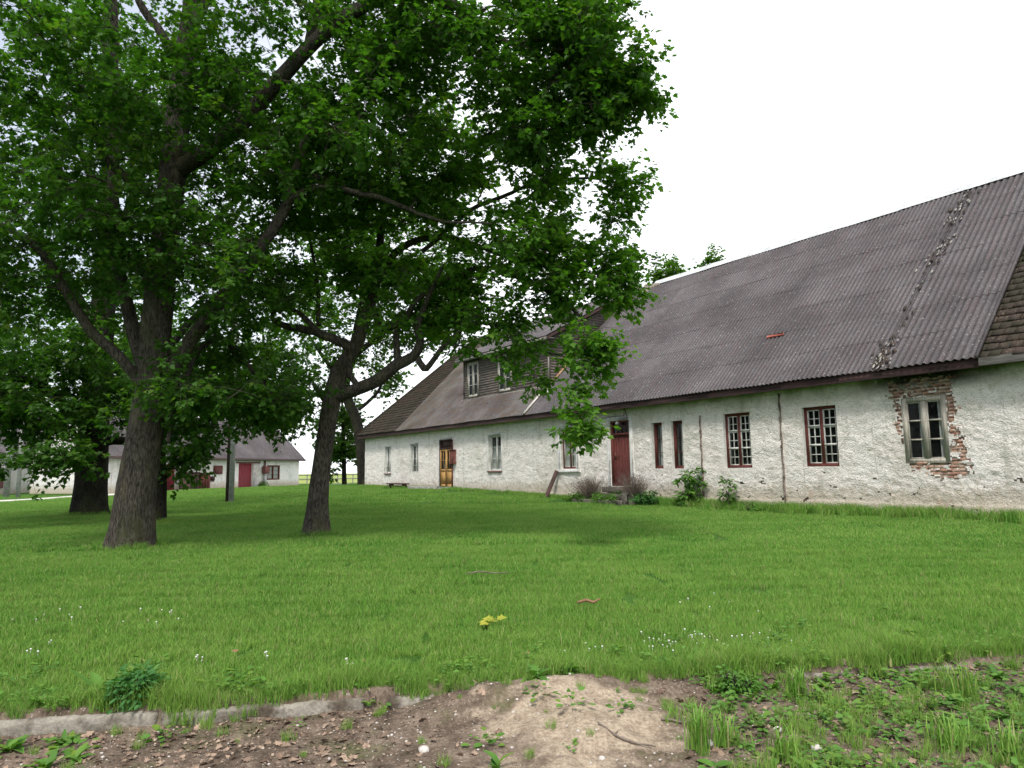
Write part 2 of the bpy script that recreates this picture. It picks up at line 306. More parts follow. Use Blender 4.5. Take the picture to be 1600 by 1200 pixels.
class MB:
    def __init__(s, T=None): s.v = []; s.f = []; s.n = 0; s.T = T; s.lv = []
    def add(s, V, Fs, lv=.5):
        V = np.asarray(V, float); s.v.append(V); s.f += [[i+s.n for i in f] for f in Fs]; s.n += len(V); s.lv.append(np.full(len(V), lv)); return s
    def box(s, a0, a1, b0, b1, c0, c1, lv=.5, bev=0., taper=0.):
        V = np.array([[a, b, c] for a in (a0, a1) for b in (b0, b1) for c in (c0, c1)], float)
        if bev:
            e = bev; o = []
            for i, p in enumerate(V):
                sx = 1 if p[0] == a0 else -1; sy = 1 if p[1] == b0 else -1; sz = 1 if p[2] == c0 else -1
                o += [p+[sx*e, sy*e, 0], p+[sx*e, 0, sz*e], p+[0, sy*e, sz*e]]
            import itertools
            V = np.array(o)
            def idx(i, k): return i*3+k    # k: 0 on z face, 1 on y face, 2 on x face
            I = lambda a, b, c: a*4+b*2+c
            Fs = []
            for a in (0, 1): Fs.append([idx(I(a, 0, 0), 2), idx(I(a, 0, 1), 2), idx(I(a, 1, 1), 2), idx(I(a, 1, 0), 2)])
            for b_ in (0, 1): Fs.append([idx(I(0, b_, 0), 1), idx(I(0, b_, 1), 1), idx(I(1, b_, 1), 1), idx(I(1, b_, 0), 1)])
            for c in (0, 1): Fs.append([idx(I(0, 0, c), 0), idx(I(0, 1, c), 0), idx(I(1, 1, c), 0), idx(I(1, 0, c), 0)])
            for i in range(8): Fs.append([idx(i, 0), idx(i, 1), idx(i, 2)])
            for x, y in ((0, 1), (2, 3), (4, 5), (6, 7)): Fs.append([idx(x, 1), idx(y, 1), idx(y, 2), idx(x, 2)])
            for x, y in ((0, 2), (1, 3), (4, 6), (5, 7)): Fs.append([idx(x, 0), idx(y, 0), idx(y, 2), idx(x, 2)])
            for x, y in ((0, 4), (1, 5), (2, 6), (3, 7)): Fs.append([idx(x, 0), idx(y, 0), idx(y, 1), idx(x, 1)])
            return s.add(V, Fs, lv)
        return s.add(V, [[0, 1, 3, 2], [4, 6, 7, 5], [0, 4, 5, 1], [2, 3, 7, 6], [0, 2, 6, 4], [1, 5, 7, 3]], lv)
    def quad(s, a, b, c, d, lv=.5): return s.add([a, b, c, d], [[0, 1, 2, 3]], lv)
    def tube(s, P, R, n=8, cap=True, lv=.5):
        V, Fs = tube(np.asarray(P, float), np.asarray(R, float), n); s.add(V, Fs+([list(range(n))[::-1], list(range(len(V)-n, len(V)))] if cap else []), lv); return s
    def build(s, name, mat, parent=None, smooth=False, loc=None):
        V = np.concatenate(s.v); W = s.T(V) if s.T else V
        o = np.array(parent.location if parent is not None and parent.type == 'EMPTY' else (parent['_o'] if parent is not None else (loc if loc is not None else (0, 0, 0))))
        me = npmesh(name, W-o, [i for f in s.f for i in f], [len(f) for f in s.f], {'uvw': V, 'lv': np.concatenate(s.lv)}, smooth)
        ob = link(name, me, mat, parent, (0, 0, 0) if parent is not None else tuple(o)); ob['_o'] = tuple(float(x) for x in o); return ob
def tube(P, R, n=8, ph=0.):
    k = len(P); T = np.gradient(P, axis=0); T /= np.linalg.norm(T, axis=1)[:, None]+1e-9
    a = np.array([1., 0, 0]) if abs(T[0][0]) < .8 else np.array([0, 1., 0]); V = []
    th = np.arange(n)*2*pi/n+ph
    for i in range(k):
        a = a-T[i]*(a@T[i]); a /= np.linalg.norm(a)+1e-9; b = np.cross(T[i], a)
        V.append(P[i]+R[i]*(np.cos(th)[:, None]*a+np.sin(th)[:, None]*b))
    Fs = [[i*n+j, i*n+(j+1) % n, (i+1)*n+(j+1) % n, (i+1)*n+j] for i in range(k-1) for j in range(n)]
    return np.concatenate(V), Fs
def spline(P, R, step):
    P = np.asarray(P, float); R = np.asarray(R, float); Q = []; S = []
    E = np.vstack([2*P[0]-P[1], P, 2*P[-1]-P[-2]])
    for i in range(len(P)-1):
        p0, p1, p2, p3 = E[i:i+4]; m = max(2, int(np.linalg.norm(p2-p1)/step))
        for t in np.arange(m)/m:
            Q.append(.5*((2*p1)+(p2-p0)*t+(2*p0-5*p1+4*p2-p3)*t*t+(3*p1-p0-3*p2+p3)*t**3)); S.append(R[i]*(1-t)+R[i+1]*t)
    Q.append(P[-1]); S.append(R[-1]); return np.array(Q), np.array(S)

# ------------------------------------------------------------------ ground, field, road, dirt
def axis_(parts):
    a = []
    for x0, x1, n in parts: a += list(np.linspace(x0, x1, n, endpoint=False))
    a.append(parts[-1][1]); return np.array(a)
gx = axis_([(-1500, -200, 8), (-200, -60, 20), (-60, -12, 48), (-12, 8, 70), (8, 60, 50), (60, 200, 16), (200, 1500, 8)])
gy = axis_([(-300, -20, 6), (-20, 2, 14), (2, 7, 60), (7, 20, 50), (20, 80, 70), (80, 300, 20), (300, 2500, 10)])
GX, GY = np.meshgrid(gx, gy); GZ = gh(GX, GY)
GZ = np.where((GX > -6) & (GX < 6) & (GY < kerb_y(GX)+.1) & (GY > 1), GZ-.08, GZ)
me = gridmesh('ground', np.stack([GX, GY, GZ], -1)); g_ = link('ground', me, MT['ground']); tag(g_, kind='structure')
# dirt verge in front of the kerb
KX = .2; dx_ = np.linspace(-5.6, 5.6, 330); v_ = np.linspace(0, 1, 150)
DX, DV = np.meshgrid(dx_, v_); DY = 1.6+(kerb_y(DX)+KX-1.6)*DV; DZ = gh(DX, DY)+.035*sst(.5, .0, kerb_y(DX)-DY)*(DY < kerb_y(DX)-.03)*sst(-.9, -.3, DX)
nz = np.array([[noise.fractal(Vector((x*1.6, y*1.6, 0)), 1., 2., 4)+.5*noise.noise(Vector((x*9, y*9, 3)))*.5 for x, y in zip(r, q)] for r, q in zip(DX, DY)])
heap = (.07+.05*nz)*np.exp(-(((DX-.45)/.7)**2+((DY-4.6)/.6)**2))+.12*np.exp(-(((DX-.2)/.75)**2+((DY-kerb_y(DX))/.3)**4))
edge = sst(.34, .2, kerb_y(DX)+KX-DY+.0) ; DZ = DZ+nz*.026+heap*(DY < kerb_y(DX)-.02)+.02-.05*sst(KX*.25, 0., kerb_y(DX)+KX-DY)
def dirt_z(x, y):
    x = float(x); y = float(y); i = int(np.clip(np.searchsorted(dx_, x), 0, len(dx_)-1)); v = (y-1.6)/(kerb_y(x)+KX-1.6); j = int(np.clip(v*(len(v_)-1), 0, len(v_)-1)); return float(DZ[j, i])
me = gridmesh('dirt_verge', np.stack([DX, DY, DZ], -1)); tag(link('dirt_verge', me, MT['dirt']), kind='structure')
# gravel track
def strip(name, C, w, mat, off=.012):
    C, W = spline(C, w, .8); T = np.gradient(C, axis=0); T /= np.linalg.norm(T, axis=1)[:, None]; Nn = np.stack([-T[:, 1], T[:, 0]], -1)
    k = np.linspace(-.5, .5, 9); X = C[:, None, :2]+Nn[:, None]*k[None, :, None]*W[:, None, None]
    X = X+rng.normal(0, .05, X.shape)*(np.abs(k) > .45)[None, :, None]
    Z = gh(X[..., 0], X[..., 1])+off; return tag(link(name, gridmesh(name, np.concatenate([X, Z[..., None]], -1)), mat), kind='structure')
strip('gravel_track', [(-40, 27, 0), (-26.5, 37.5, 0), (-25.2, 43, 0), (-24.6, 47, 0), (-23.3, 52, 0), (-21.3, 58, 0), (-19., 64, 0), (-17, 74, 0)], [3, 2.8, 2.4, 2.2, 1.8, 1.0, .5, .5], MT['road'])

# ------------------------------------------------------------------ kerb stones (separate cast lengths)
kl = [(-5.2, -4.05), (-4.02, -2.3), (-2.27, -1.02), (-.86, -.3), (.05, .62), (.72, 1.5), (1.56, 2.5), (2.54, 3.6), (3.65, 4.7)]
klab = ['long grey kerb length half buried at the left edge behind weeds', 'rough grey kerb length below the dark green nettle clump', 'pale worn kerb length ending where the bare dirt begins', 'low kerb piece almost sunk in the grass left of the sand',
        'thin kerb strip showing through the bare sand', 'broken pale kerb piece just right of the sand patch', 'mossy kerb length behind the weeds right of centre', 'dark kerb length overgrown by weeds near the right edge', 'kerb length at the far right edge under tall grass']
kz = [-.055, -.045, -.045, -.05, -.045, -.06, -.07, -.075, -.07]
for i, (a, b) in enumerate(kl):
    n = max(6, int((b-a)/.035)); xs = np.linspace(a, b, n); prof = [(.0, -.16), (.0, .0), (.012, .02), (.04, .03), (.10, .03), (.13, .02), (.14, -.0), (.14, -.16)]
    X = np.zeros((n, len(prof), 3))
    for j, (py, pz) in enumerate(prof):
        for q, x in enumerate(xs):
            nn = noise.noise(Vector((x*5, j*.6, i*3.)))*.018+noise.noise(Vector((x*19, j*1.3, i)))*.009
            X[q, j] = (x, kerb_y(x)-.03+py+nn*.7, float(gh(x, kerb_y(x)+.3))+.0+kz[i]+pz+nn-.01)
    mb = MB(); V = X.reshape(-1, 3); m = len(prof); mb.add(V, [[q*m+j, q*m+j+1, (q+1)*m+j+1, (q+1)*m+j] for q in range(n-1) for j in range(m-1)]+[list(range(m)), list(range((n-1)*m, n*m))])
    o = mb.build('kerb_stone', MT['kerb'], None, True, loc=tuple(V[0])); tag(o, klab[i], 'kerb', 'concrete kerb lengths along the lawn edge')

# ------------------------------------------------------------------ the long house
HO = HT([[20, 0, 0]])[0]
house = empty('long_house', tuple(HO), 'long whitewashed farmhouse with dark corrugated roof and boarded dormer', 'house')
def hmb(): return MB(HT)
OPEN = []   # (u0,u1,z0,z1)
WIN = dict(w1=(36.55, 37.3, 1.15, 2.6), w2=(33.2, 34.05, 1.15, 2.63), w3=(25.4, 26.4, 1.2, 2.74), w4=(20.38, 21.28, 1.24, 2.72), n1=(16.05, 16.5, 1.2, 2.66), n2=(15.2, 15.66, 1.19, 2.67), w5=(12.7, 13.63, 1.18, 2.74), w6=(10.12, 11.07, 1.19, 2.72), w7=(7.53, 8.5, 1.23, 2.72))
YD = (29.62, 30.92, .42, 2.75); RD = (17.54, 18.5, .62, 2.84)
OPEN = list(WIN.values())+[YD, RD]
def brick_mask(u, z):
    m = (u > 7.35) & (u < 8.8) & (z > 2.72) & (z < 3.14)
    m |= (u > 8.5) & (u < 8.66-.05*(2.9-z)) & (z > 1.72) & (z < 2.8)
    m |= (u > 7.34) & (u < 7.56) & (z > 1.85) & (z < 2.8)
    m |= (u > 7.15) & (u < 7.56) & (z > 1.0) & (z < 1.78)
    m |= (z < 1.25) & (z > 1.05) & (u > 7.15) & (u < 8.35); m |= (z <= 1.05) & (z > .9) & (u > 7.22) & (u < 7.95)
    return m
def lines(a, b, step, snaps):
    s = sorted(set([a, b]+[x for x in snaps if a < x < b])); o = []
    for x0, x1 in zip(s[:-1], s[1:]):
        k = max(1, int(round((x1-x0)/step))); o += list(np.linspace(x0, x1, k, endpoint=False))
    return np.array(o+[b])
us = np.concatenate([lines(-2, 6.9, .05, []), lines(6.9, 9.0, .028, [x for o in OPEN for x in o[:2]])[1:], lines(9.0, 40.2, .05, [x for o in OPEN for x in o[:2]])[1:]]); zs = lines(-.25, 3.62, .036, [x for o in OPEN for x in o[2:]])
UU, ZZ = np.meshgrid(us, zs)
NZ = np.array([[noise.fractal(Vector((u*2.1, z*3.2, 0)), .8, 2.2, 4) for u in us] for z in zs])
NF = np.array([[noise.noise(Vector((u*9., z*14., 7)))+.6*noise.noise(Vector((u*19., z*26., 2))) for u in us] for z in zs])
cu = (UU[:-1, :-1]+UU[1:, 1:])/2; cz = (ZZ[:-1, :-1]+ZZ[1:, 1:])/2; keep = np.ones(cu.shape, bool)
for a, b, c, d in OPEN: keep &= ~((cu > a) & (cu < b) & (cz > c) & (cz < d))
jn = NZ[:-1, :-1]*.09
isl = np.array([[noise.fractal(Vector((u*5.1, z*7.5, 77)), .8, 2.2, 4) for u in (us[:-1]+us[1:])/2] for z in (zs[:-1]+zs[1:])/2])
keep &= ~(brick_mask(cu+jn*1.3+NF[:-1, :-1]*.07, cz+NF[:-1, :-1]*.08+NZ[:-1, :-1]*.08) & (isl < .27))
HOLE = np.array([[noise.fractal(Vector((u*3.1, z*6.5, 31)), .7, 2.2, 5) for u in (us[:-1]+us[1:])/2] for z in (zs[:-1]+zs[1:])/2])
HOLE = HOLE+.05*((cz > .2) & (cz < .9)); keep &= ~((cu > 6) & (cu < 17) & (HOLE > .74) & (cz < 1.1))
dist = np.full(UU.shape, 9.)
for a, b, c, d in OPEN:
    dd = np.maximum(np.maximum(a-UU, UU-b), np.maximum(c-ZZ, ZZ-d)); dist = np.minimum(dist, np.abs(dd))
fade = np.clip(dist/.12, 0, 1)
right = 1-sst(20, 26, UU)
DD = -(NZ*.018+NF*(.008+.008*right))*fade - .035*(1-sst(.28, .36, ZZ+NZ*.03))*right
V = np.stack([UU, DD, ZZ], -1)
me = gridmesh('wall', HT(V.reshape(-1, 3)).reshape(V.shape)-HO, {'uvw': V.reshape(-1, 3)}, True, keep)
wall = link('wall', me, MT['wall'], house); wall['_o'] = tuple(map(float, HO))
# jambs, side and rear walls
mb = hmb()
for a, b, c, d in OPEN:
    e = .34; mb = hmb()
    mb.quad((a, 0, c), (a, e, c), (a, e, d), (a, 0, d)).quad((b, 0, c), (b, e, c), (b, e, d), (b, 0, d)).quad((a, 0, c), (b, 0, c), (b, e, c), (a, e, c)).quad((a, 0, d), (b, 0, d), (b, e, d), (a, e, d))
    mb.build('reveal', MT['plaster'], house)

mb = hmb(); mb.quad((40.2, 0, -.3), (40.2, 11, -.3), (40.2, 11, 3.6), (40.2, 0, 3.6)); mb.quad((-14, 11, -.3), (40.2, 11, -.3), (40.2, 11, 3.6), (-14, 11, 3.6)); mb.quad((-14, 0, -.3), (-14, 11, -.3), (-14, 11, 3.6), (-14, 0, 3.6)); mb.quad((-14, 0, -.3), (-2, 0, -.3), (-2, 0, 3.62), (-14, 0, 3.62))
mb.quad((-14, 0, -.3), (-14, 11, -.3), (-14, 5.5, 9.1), (-14, 5.5, 9.1)) if 0 else None
mb.add([(-14, 0, 3.6), (-14, 11, 3.6), (-14, 5.5, 9.1)], [[0, 1, 2]]); mb.quad((-14, .02, 3.58), (40.2, .02, 3.58), (40.2, 11, 3.58), (-14, 11, 3.58)); mb.build('rear_wall', MT['wall'], house)
mb = hmb(); mb.quad((-13.8, .36, .5), (40, .36, .5), (40, 10.8, .5), (-13.8, 10.8, .5)); mb.quad((-13.8, 3.5, .5), (40, 3.5, .5), (40, 3.5, 3.5), (-13.8, 3.5, 3.5)); mb.build('interior_partition', MT['darkwood'], house)
# exposed brick
mb = hmb(); z = .88; row = 0
while z < 3.2:
    u = 7.0+(row % 2)*.13
    while u < 8.95:
        mu, mz = u+.12, z+.035
        if (brick_mask(np.array(mu), np.array(mz)) or brick_mask(np.array(mu-.1), np.array(mz)) or brick_mask(np.array(mu+.1), np.array(mz))) and not (mu > 7.6 and mu < 8.42 and mz > 1.25 and mz < 2.7):
            a0, a1 = u+.006, u+.245
            if 1.23 < mz < 2.72:
                a1 = min(a1, 7.52) if mu < 8 else a1; a0 = max(a0, 8.51) if mu > 8 else a0
            if a1-a0 > .03: j = rng.normal(0, .006); mb.box(a0, a1, .018+j, .12, z+.005, z+.066, rng.random(), .004)
        u += .255
    z += .078; row += 1
mb.build('exposed_brick', MT['brick'], house)
mb = hmb()
for a, b, c, d in ((8.5, 8.95, .85, 3.2), (7.0, 7.53, .85, 3.2), (7.53, 8.5, .85, 1.23), (7.53, 8.5, 2.72, 3.2)): mb.quad((a, .034, c), (b, .034, c), (b, .034, d), (a, .034, d))
mb.build('mortar_bed', MT['mortar'], house)

def window(name, o, frame, sash, cols, rows, root, T, rec=.13, case=2, curtain=None, label=None, sub=None, sill=None, fwid=.06, skip=0):
    a, b, c, d = o; r = rec; mb = MB(T); w = fwid
    mb.box(a, a+w, r-.03, r+.06, c, d).box(b-w, b, r-.03, r+.06, c, d).box(a+w, b-w, r-.028, r+.06, c, c+w).box(a+w, b-w, r-.028, r+.06, d-w, d)
    m_ = (a+b)/2
    if case == 2: mb.box(m_-w*.5, m_+w*.5, r-.034, r+.05, c+w, d-w)
    fo = mb.build(name, frame, root)
    s_bar = .04 if rows == 3 and frame is MT['greywoodv'] and name == 'window' else .022
    if label: fo['label'] = label
    spans = [(a+w, m_-w*.5), (m_+w*.5, b-w)] if case == 2 else [(a+w, b-w)]
    mb = MB(T); s = s_bar
    for x0, x1 in spans:
        e = .028
        mb.box(x0, x0+e, r-.012, r+.03, c+w, d-w).box(x1-e, x1, r-.012, r+.03, c+w, d-w).box(x0+e, x1-e, r-.011, r+.03, c+w, c+w+e).box(x0+e, x1-e, r-.011, r+.03, d-w-e, d-w)
        for k in range(1, cols): x = x0+(x1-x0)*k/cols; mb.box(x-s/2, x+s/2, r-.008, r+.02, c+w+e, d-w-e)
        for k in range(1, rows): z_ = c+w+(d-c-2*w)*k/rows; mb.box(x0+e, x1-e, r-.006, r+.022, z_-s/2, z_+s/2)
        if sub:
            for z_ in sub: z2 = c+(d-c)*z_; mb.box(x0+.001, x1-.001, r-.02, r+.025, z2-.025, z2+.025)
    mb.build('glazing_bars', sash, fo)
    mb = MB(T); mb.quad((a+w, r+.025, c+w), (b-w, r+.025, c+w), (b-w, r+.025, d-w), (a+w, r+.025, d-w)); mb.build('pane', MT['glass'], fo)
    if curtain:
        for x0, x1, z0, z1 in curtain:
            xs = np.linspace(a+(b-a)*x0, a+(b-a)*x1, 40); zz = np.linspace(c+(d-c)*z0, c+(d-c)*z1, 4)
            X = np.array([[(x, r+.07+.018*sin(x*55)+.01*sin(x*23+z_), z_) for x in xs] for z_ in zz])
            mb = MB(T); mm = 40; mb.add(X.reshape(-1, 3), [[i*mm+j, i*mm+j+1, (i+1)*mm+j+1, (i+1)*mm+j] for i in range(3) for j in range(39)]); mb.build('curtain', MT['curtain'], fo, True)
    if sill: mb = MB(T); mb.box(a-.05, b+.05, -.06, r-.04, c-.06, c-.005, bev=.006); mb.build('sill', sill, fo)
    return fo
P = MT
window('window', WIN['w1'], P['whitepaint'], P['whitepaint'], 1, 4, house, HT, curtain=[(0, 1, 0, 1)], label='narrow white window nearest the far hipped corner', sill=P['rust'])
window('window', WIN['w2'], P['whitepaint'], P['whitepaint'], 1, 4, house, HT, curtain=[(.0, .45, 0, 1)], label='white window just left of the ochre door')
window('window', WIN['w3'], P['whitepaint'], P['whitepaint'], 1, 3, house, HT, curtain=[(0, 1, .0, .7)], label='bright white six-pane window right of the ochre door', sill=P['rust'])
window('window', WIN['w4'], P['redpaint'], P['whitepaint'], 1, 3, house, HT, curtain=[(0, .45, 0, 1), (.62, 1, 0, 1)], label='red-brown window in a raised plaster surround with net curtains')
window('window', WIN['n1'], P['redpaint'], P['redpaint'], 1, 3, house, HT, case=1, curtain=[(0, .6, 0, 1)], label='left one of the two narrow dark red windows')
window('window', WIN['n2'], P['redpaint'], P['redpaint'], 1, 3, house, HT, case=1, curtain=[(.0, .5, 0, 1)], label='right one of the two narrow dark red windows')
window('window', WIN['w5'], P['redpaint'], P['whitepaint'], 2, 6, house, HT, curtain=[(0, .2, 0, 1), (.5, .65, 0, 1)], sub=(.36, .68), fwid=.075, label='dark red window with white small-pane bars left of the second cable strip')
window('window', WIN['w6'], P['redpaint'], P['whitepaint'], 2, 6, house, HT, curtain=[(0, .16, 0, 1), (.5, .62, 0, 1)], sub=(.36, .68), fwid=.075, label='dark red window with white small-pane bars right of the second cable strip')
window('window', WIN['w7'], P['greywoodv'], P['greywoodv'], 1, 3, house, HT, rec=.04, curtain=[(.06, .22, 0, 1), (.52, .66, 0, 1)], fwid=.1, label='unpainted grey window set in exposed brick')
# raised plaster surrounds
def surround(o, w=.12, pr=.035, sillp=False, name='plaster_surround'):
    a, b, c, d = o; mb = hmb(); mb.box(a-w, a-.004, -pr, .03, c-.0, d+w, bev=.008).box(b+.004, b+w, -pr, .03, c-.0, d+w, bev=.008).box(a-.004, b+.004, -pr+.004, .03, d+.006, d+w, bev=.008)
    if sillp: mb.box(a-w-.08, b+w+.08, -pr-.03, .03, c-.14, c-.02, bev=.01)
    mb.build(name, MT['plaster'], house)
surround(WIN['w4'], .16, .04, True); surround(WIN['w1'], .09, .015); surround(WIN['w2'], .1, .015); surround(WIN['w3'], .1, .015); surround(RD, .17, .03); surround(YD, .1, .012)

# ochre double door
def door_leaf(name, T, a, b, c, d, r, mat, root, planks=0, panes=None):
    mb = MB(T)
    if planks:
        xs = np.linspace(a, b, planks+1)
        for i in range(planks): mb.box(xs[i]+.003, xs[i+1]-.003, r+.004*(i % 2), r+.05, c, d, bev=.004)
    else:
        s = .07
        mb.box(a, a+s, r, r+.045, c, d).box(b-s, b, r, r+.045, c, d)
        for z0, z1 in ((c, c+.14), (c+(d-c)*.42, c+(d-c)*.42+.1), (d-.1, d)): mb.box(a+s, b-s, r+.002, r+.043, z0, z1)
        mb.box(a+s, b-s, r+.016, r+.035, c+.14, c+(d-c)*.42)
    return mb.build(name, mat, root)
yd = hmb(); yd.box(29.62, 29.68, .0, .2, .42, 2.75).box(30.86, 30.92, .0, .2, .42, 2.75).box(29.68, 30.86, .002, .2, 2.69, 2.75).box(29.68, 30.86, .002, .2, 2.28, 2.34)
ydo = yd.build('door', MT['darkwood'], house); ydo['label'] = 'ochre half-glazed double door'
mb = hmb(); mb.box(29.68, 30.86, .1, .14, 2.34, 2.69); mb.build('transom_board', MT['darkwood'], ydo)
for a, b in ((29.68, 30.265), (30.275, 30.86)):
    dl = door_leaf('door_leaf', HT, a, b, .45, 2.27, .02, MT['ochre'], ydo)
    mb = hmb(); c0 = .45+1.82*.42+.1
    mb.quad((a+.07, .045, c0), (b-.07, .045, c0), (b-.07, .045, 2.17), (a+.07, .045, 2.17)); mb.build('pane', MT['glass'], ydo)
    mb = hmb(); mb.box((a+b)/2-.012, (a+b)/2+.012, .025, .05, c0, 2.17).box(a+.07, b-.07, .027, .05, (c0+2.17)/2-.012, (c0+2.17)/2+.012); mb.build('glazing_bars', MT['ochre'], ydo)
mb = hmb(); mb.tube([(30.22, .02, 1.35), (30.22, -.03, 1.35), (30.14, -.03, 1.34)], [.01]*3, 6)
mb.build('handle', MT['rust'], ydo)
# dark red plank door with transom light
rd = hmb(); a, b, c, d = RD; rd.box(a, a+.06, .02, .16, c, d).box(b-.06, b, .02, .16, c, d).box(a+.06, b-.06, .022, .16, d-.06, d).box(a+.06, b-.06, .022, .16, d-.5, d-.42)
rdo = rd.build('door', MT['redpaint'], house); rdo['label'] = 'dark red plank door with small transom light'
door_leaf('door_leaf', HT, a+.06, b-.06, c, d-.5, .07, MT['redpaint'], rdo, 6)
mb = hmb(); mb.quad((a+.06, .1, d-.42), (b-.06, .1, d-.42), (b-.06, .1, d-.06), (a+.06, .1, d-.06)); mb.build('pane', MT['glass'], rdo)
mb = hmb()
for k in (1, 2, 3): x = a+.06+(b-a-.12)*k/4; mb.box(x-.012, x+.012, .08, .11, d-.42, d-.06)
mb.build('glazing_bars', MT['redpaint'], rdo)
mb = hmb(); mb.tube([(a+.62, .06, 1.62), (a+.62, .03, 1.62), (a+.62, .03, 1.72), (a+.62, .06, 1.72)], [.008]*4, 6); mb.build('handle', MT['rust'], rdo); mb = hmb(); mb.box(b-.2, b-.13, .052, .07, 1.55, 1.75); mb.build('lock_plate', MT['rust'], rdo)
mb = hmb(); mb.tube([((a+b)/2+.05, .1, d-.08), ((a+b)/2+.05, -.06, d-.06), ((a+b)/2+.05, -.08, d-.13)], [.012, .05, .06], 10); mb.build('door_lamp', MT['whitepaint'], rdo, True)
# meter box, conduits and cables
mb = hmb(); mb.box(29.25, 29.62, -.16, -.01, 1.55, 2.2, bev=.012).box(29.23, 29.64, -.2, -.01, 2.2, 2.23, bev=.006); mbx = mb.build('meter_box', MT['rust'], house)
mb = hmb(); mb.tube([(29.55, -.05, 1.55), (29.55, -.05, .45)], [.035, .035], 8); mb.build('conduit_pipe', MT['rust'], house, True); mb = hmb(); mb.tube([(29.5, -.05, 2.24), (29.5, -.05, 2.68), (29.5, .02, 2.7)], [.02, .02, .02], 6); mb.build('conduit_pipe', MT['rust'], house, True)
mb = hmb(); mb.tube([(18.9, -.02, 2.98), (18.2, -.03, 3.0), (17.75, -.03, 2.99), (17.72, -.03, 3.3), (17.6, -.02, 2.86)], [.011]*5, 5); mb.build('cable', MT['darkwood'], house)
mb = hmb(); P_ = [(u, -.3-.01*sin(u), 3.26-.04*sin(u*1.1)**2) for u in np.linspace(-2, 19.5, 60)]; mb.tube(P_, [.012]*60, 5); mb.build('eaves_cable', MT['darkwood'], house)
for U0, zt, zlist in ((14.46, 2.76, (2.3, 1.9)), (11.7, 3.16, (2.5, 1.75))):
    mb = hmb(); k = 26; zz = np.linspace(zt, .02, k)
    for i in range(k-1):
        w = .008+.012*rng.random()+(.006 if zz[i] < 1.2 else 0); o = .012*sin(i*1.1)
        mb.box(U0-w+o, U0+w+o, -.05, .0, zz[i+1]-.002, zz[i], bev=.004)
    for z_ in zlist: mb.box(U0-.02, U0+.04, -.055, .0, z_-.05, z_+.03, bev=.012)
    mb.build('conduit_strip', MT['conduit'], house)
mb = hmb(); mb.quad((5.9, .036, -.2), (6.95, .036, -.2), (6.95, .036, 1.15), (5.9, .036, 1.15)).quad((6.95, .036, -.2), (17.2, .036, -.2), (17.2, .036, .84), (6.95, .036, .84)).quad((9.0, .036, .84), (17.2, .036, .84), (17.2, .036, 1.15), (9.0, .036, 1.15)); mb.build('rubble_core', MT['mortar'], house)
# ---- roof
KR = 5.8/5.9; LS = sqrt(5.9**2+5.8**2); cA = 5.9/LS; sA = 5.8/LS
def RT(V):   # (u, s up the slope, h off the roof) -> house coordinates
    V = np.asarray(V, float); s = V[:, 1]; return np.stack([V[:, 0], -.4+s*cA-V[:, 2]*sA, 3.4+s*sA+V[:, 2]*cA], -1)
def RTW(V): return HT(RT(V))
sag = lambda u, s: .03*np.sin(u*.45+1)*np.sin(s*.38)+.012*np.sin(u*1.9+s)
def umaxf(s): return 40.6-4.3*s/LS
def sheets(u0, u1, s0, s1, amp, pitch, name, mat, course=1.18, lift=.008, sub=8, clip=False, jit=.012):
    nu = int((u1-u0)/pitch*sub)+1; uu = np.linspace(u0, u1, nu); ns = int(math.ceil((s1-s0)/course)); Vs = []; Fs = []; Ls = []; n0 = 0
    sheetw = pitch*6
    for j in range(ns):
        a = s0+j*course; b = min(a+course+.02, s1)
        sid = np.floor(uu/sheetw).astype(int); jj = np.array([((k*7919+j*104729) % 97)/97. for k in sid])
        wv = amp*np.sin(uu*2*pi/pitch)*1.0
        rows = []
        a2 = a-jit*jj*2
        for s_, h in ((a2, -.004), (a2, lift), (a2, lift), (np.full(nu, b), 0.)):
            s_ = s_*np.ones(nu); x = uu
            if clip: x = np.minimum(uu, umaxf(s_))
            rows.append(np.stack([x, s_, wv+h+.004*jj+sag(uu, s_)+.006], -1))
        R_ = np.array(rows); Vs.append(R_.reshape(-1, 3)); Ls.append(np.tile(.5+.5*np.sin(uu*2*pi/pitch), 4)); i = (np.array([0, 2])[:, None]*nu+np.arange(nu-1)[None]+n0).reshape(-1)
        Fs.append(np.stack([i, i+1, i+nu+1, i+nu], -1)); n0 += 4*nu
    V = np.concatenate(Vs); Q = np.concatenate(Fs); Wd = RTW(V)-HO
    me = npmesh(name, Wd, Q, np.full(len(Q), 4), {'uvw': V, 'lv': np.concatenate(Ls)}, True)
    me.attributes.new('sharp_face', 'BOOLEAN', 'FACE') if 0 else None
    return link(name, me, mat, house)
EDGE_R = 6.65
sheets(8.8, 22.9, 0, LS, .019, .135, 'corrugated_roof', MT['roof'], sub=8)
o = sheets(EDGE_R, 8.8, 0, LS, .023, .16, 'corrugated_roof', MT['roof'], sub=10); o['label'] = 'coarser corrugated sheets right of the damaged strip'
o = sheets(22.9, 36.2, 0, LS, .018, .135, 'corrugated_roof', MT['roofold'], sub=6, clip=True); o['label'] = 'older finely corrugated roof below and beside the dormer'
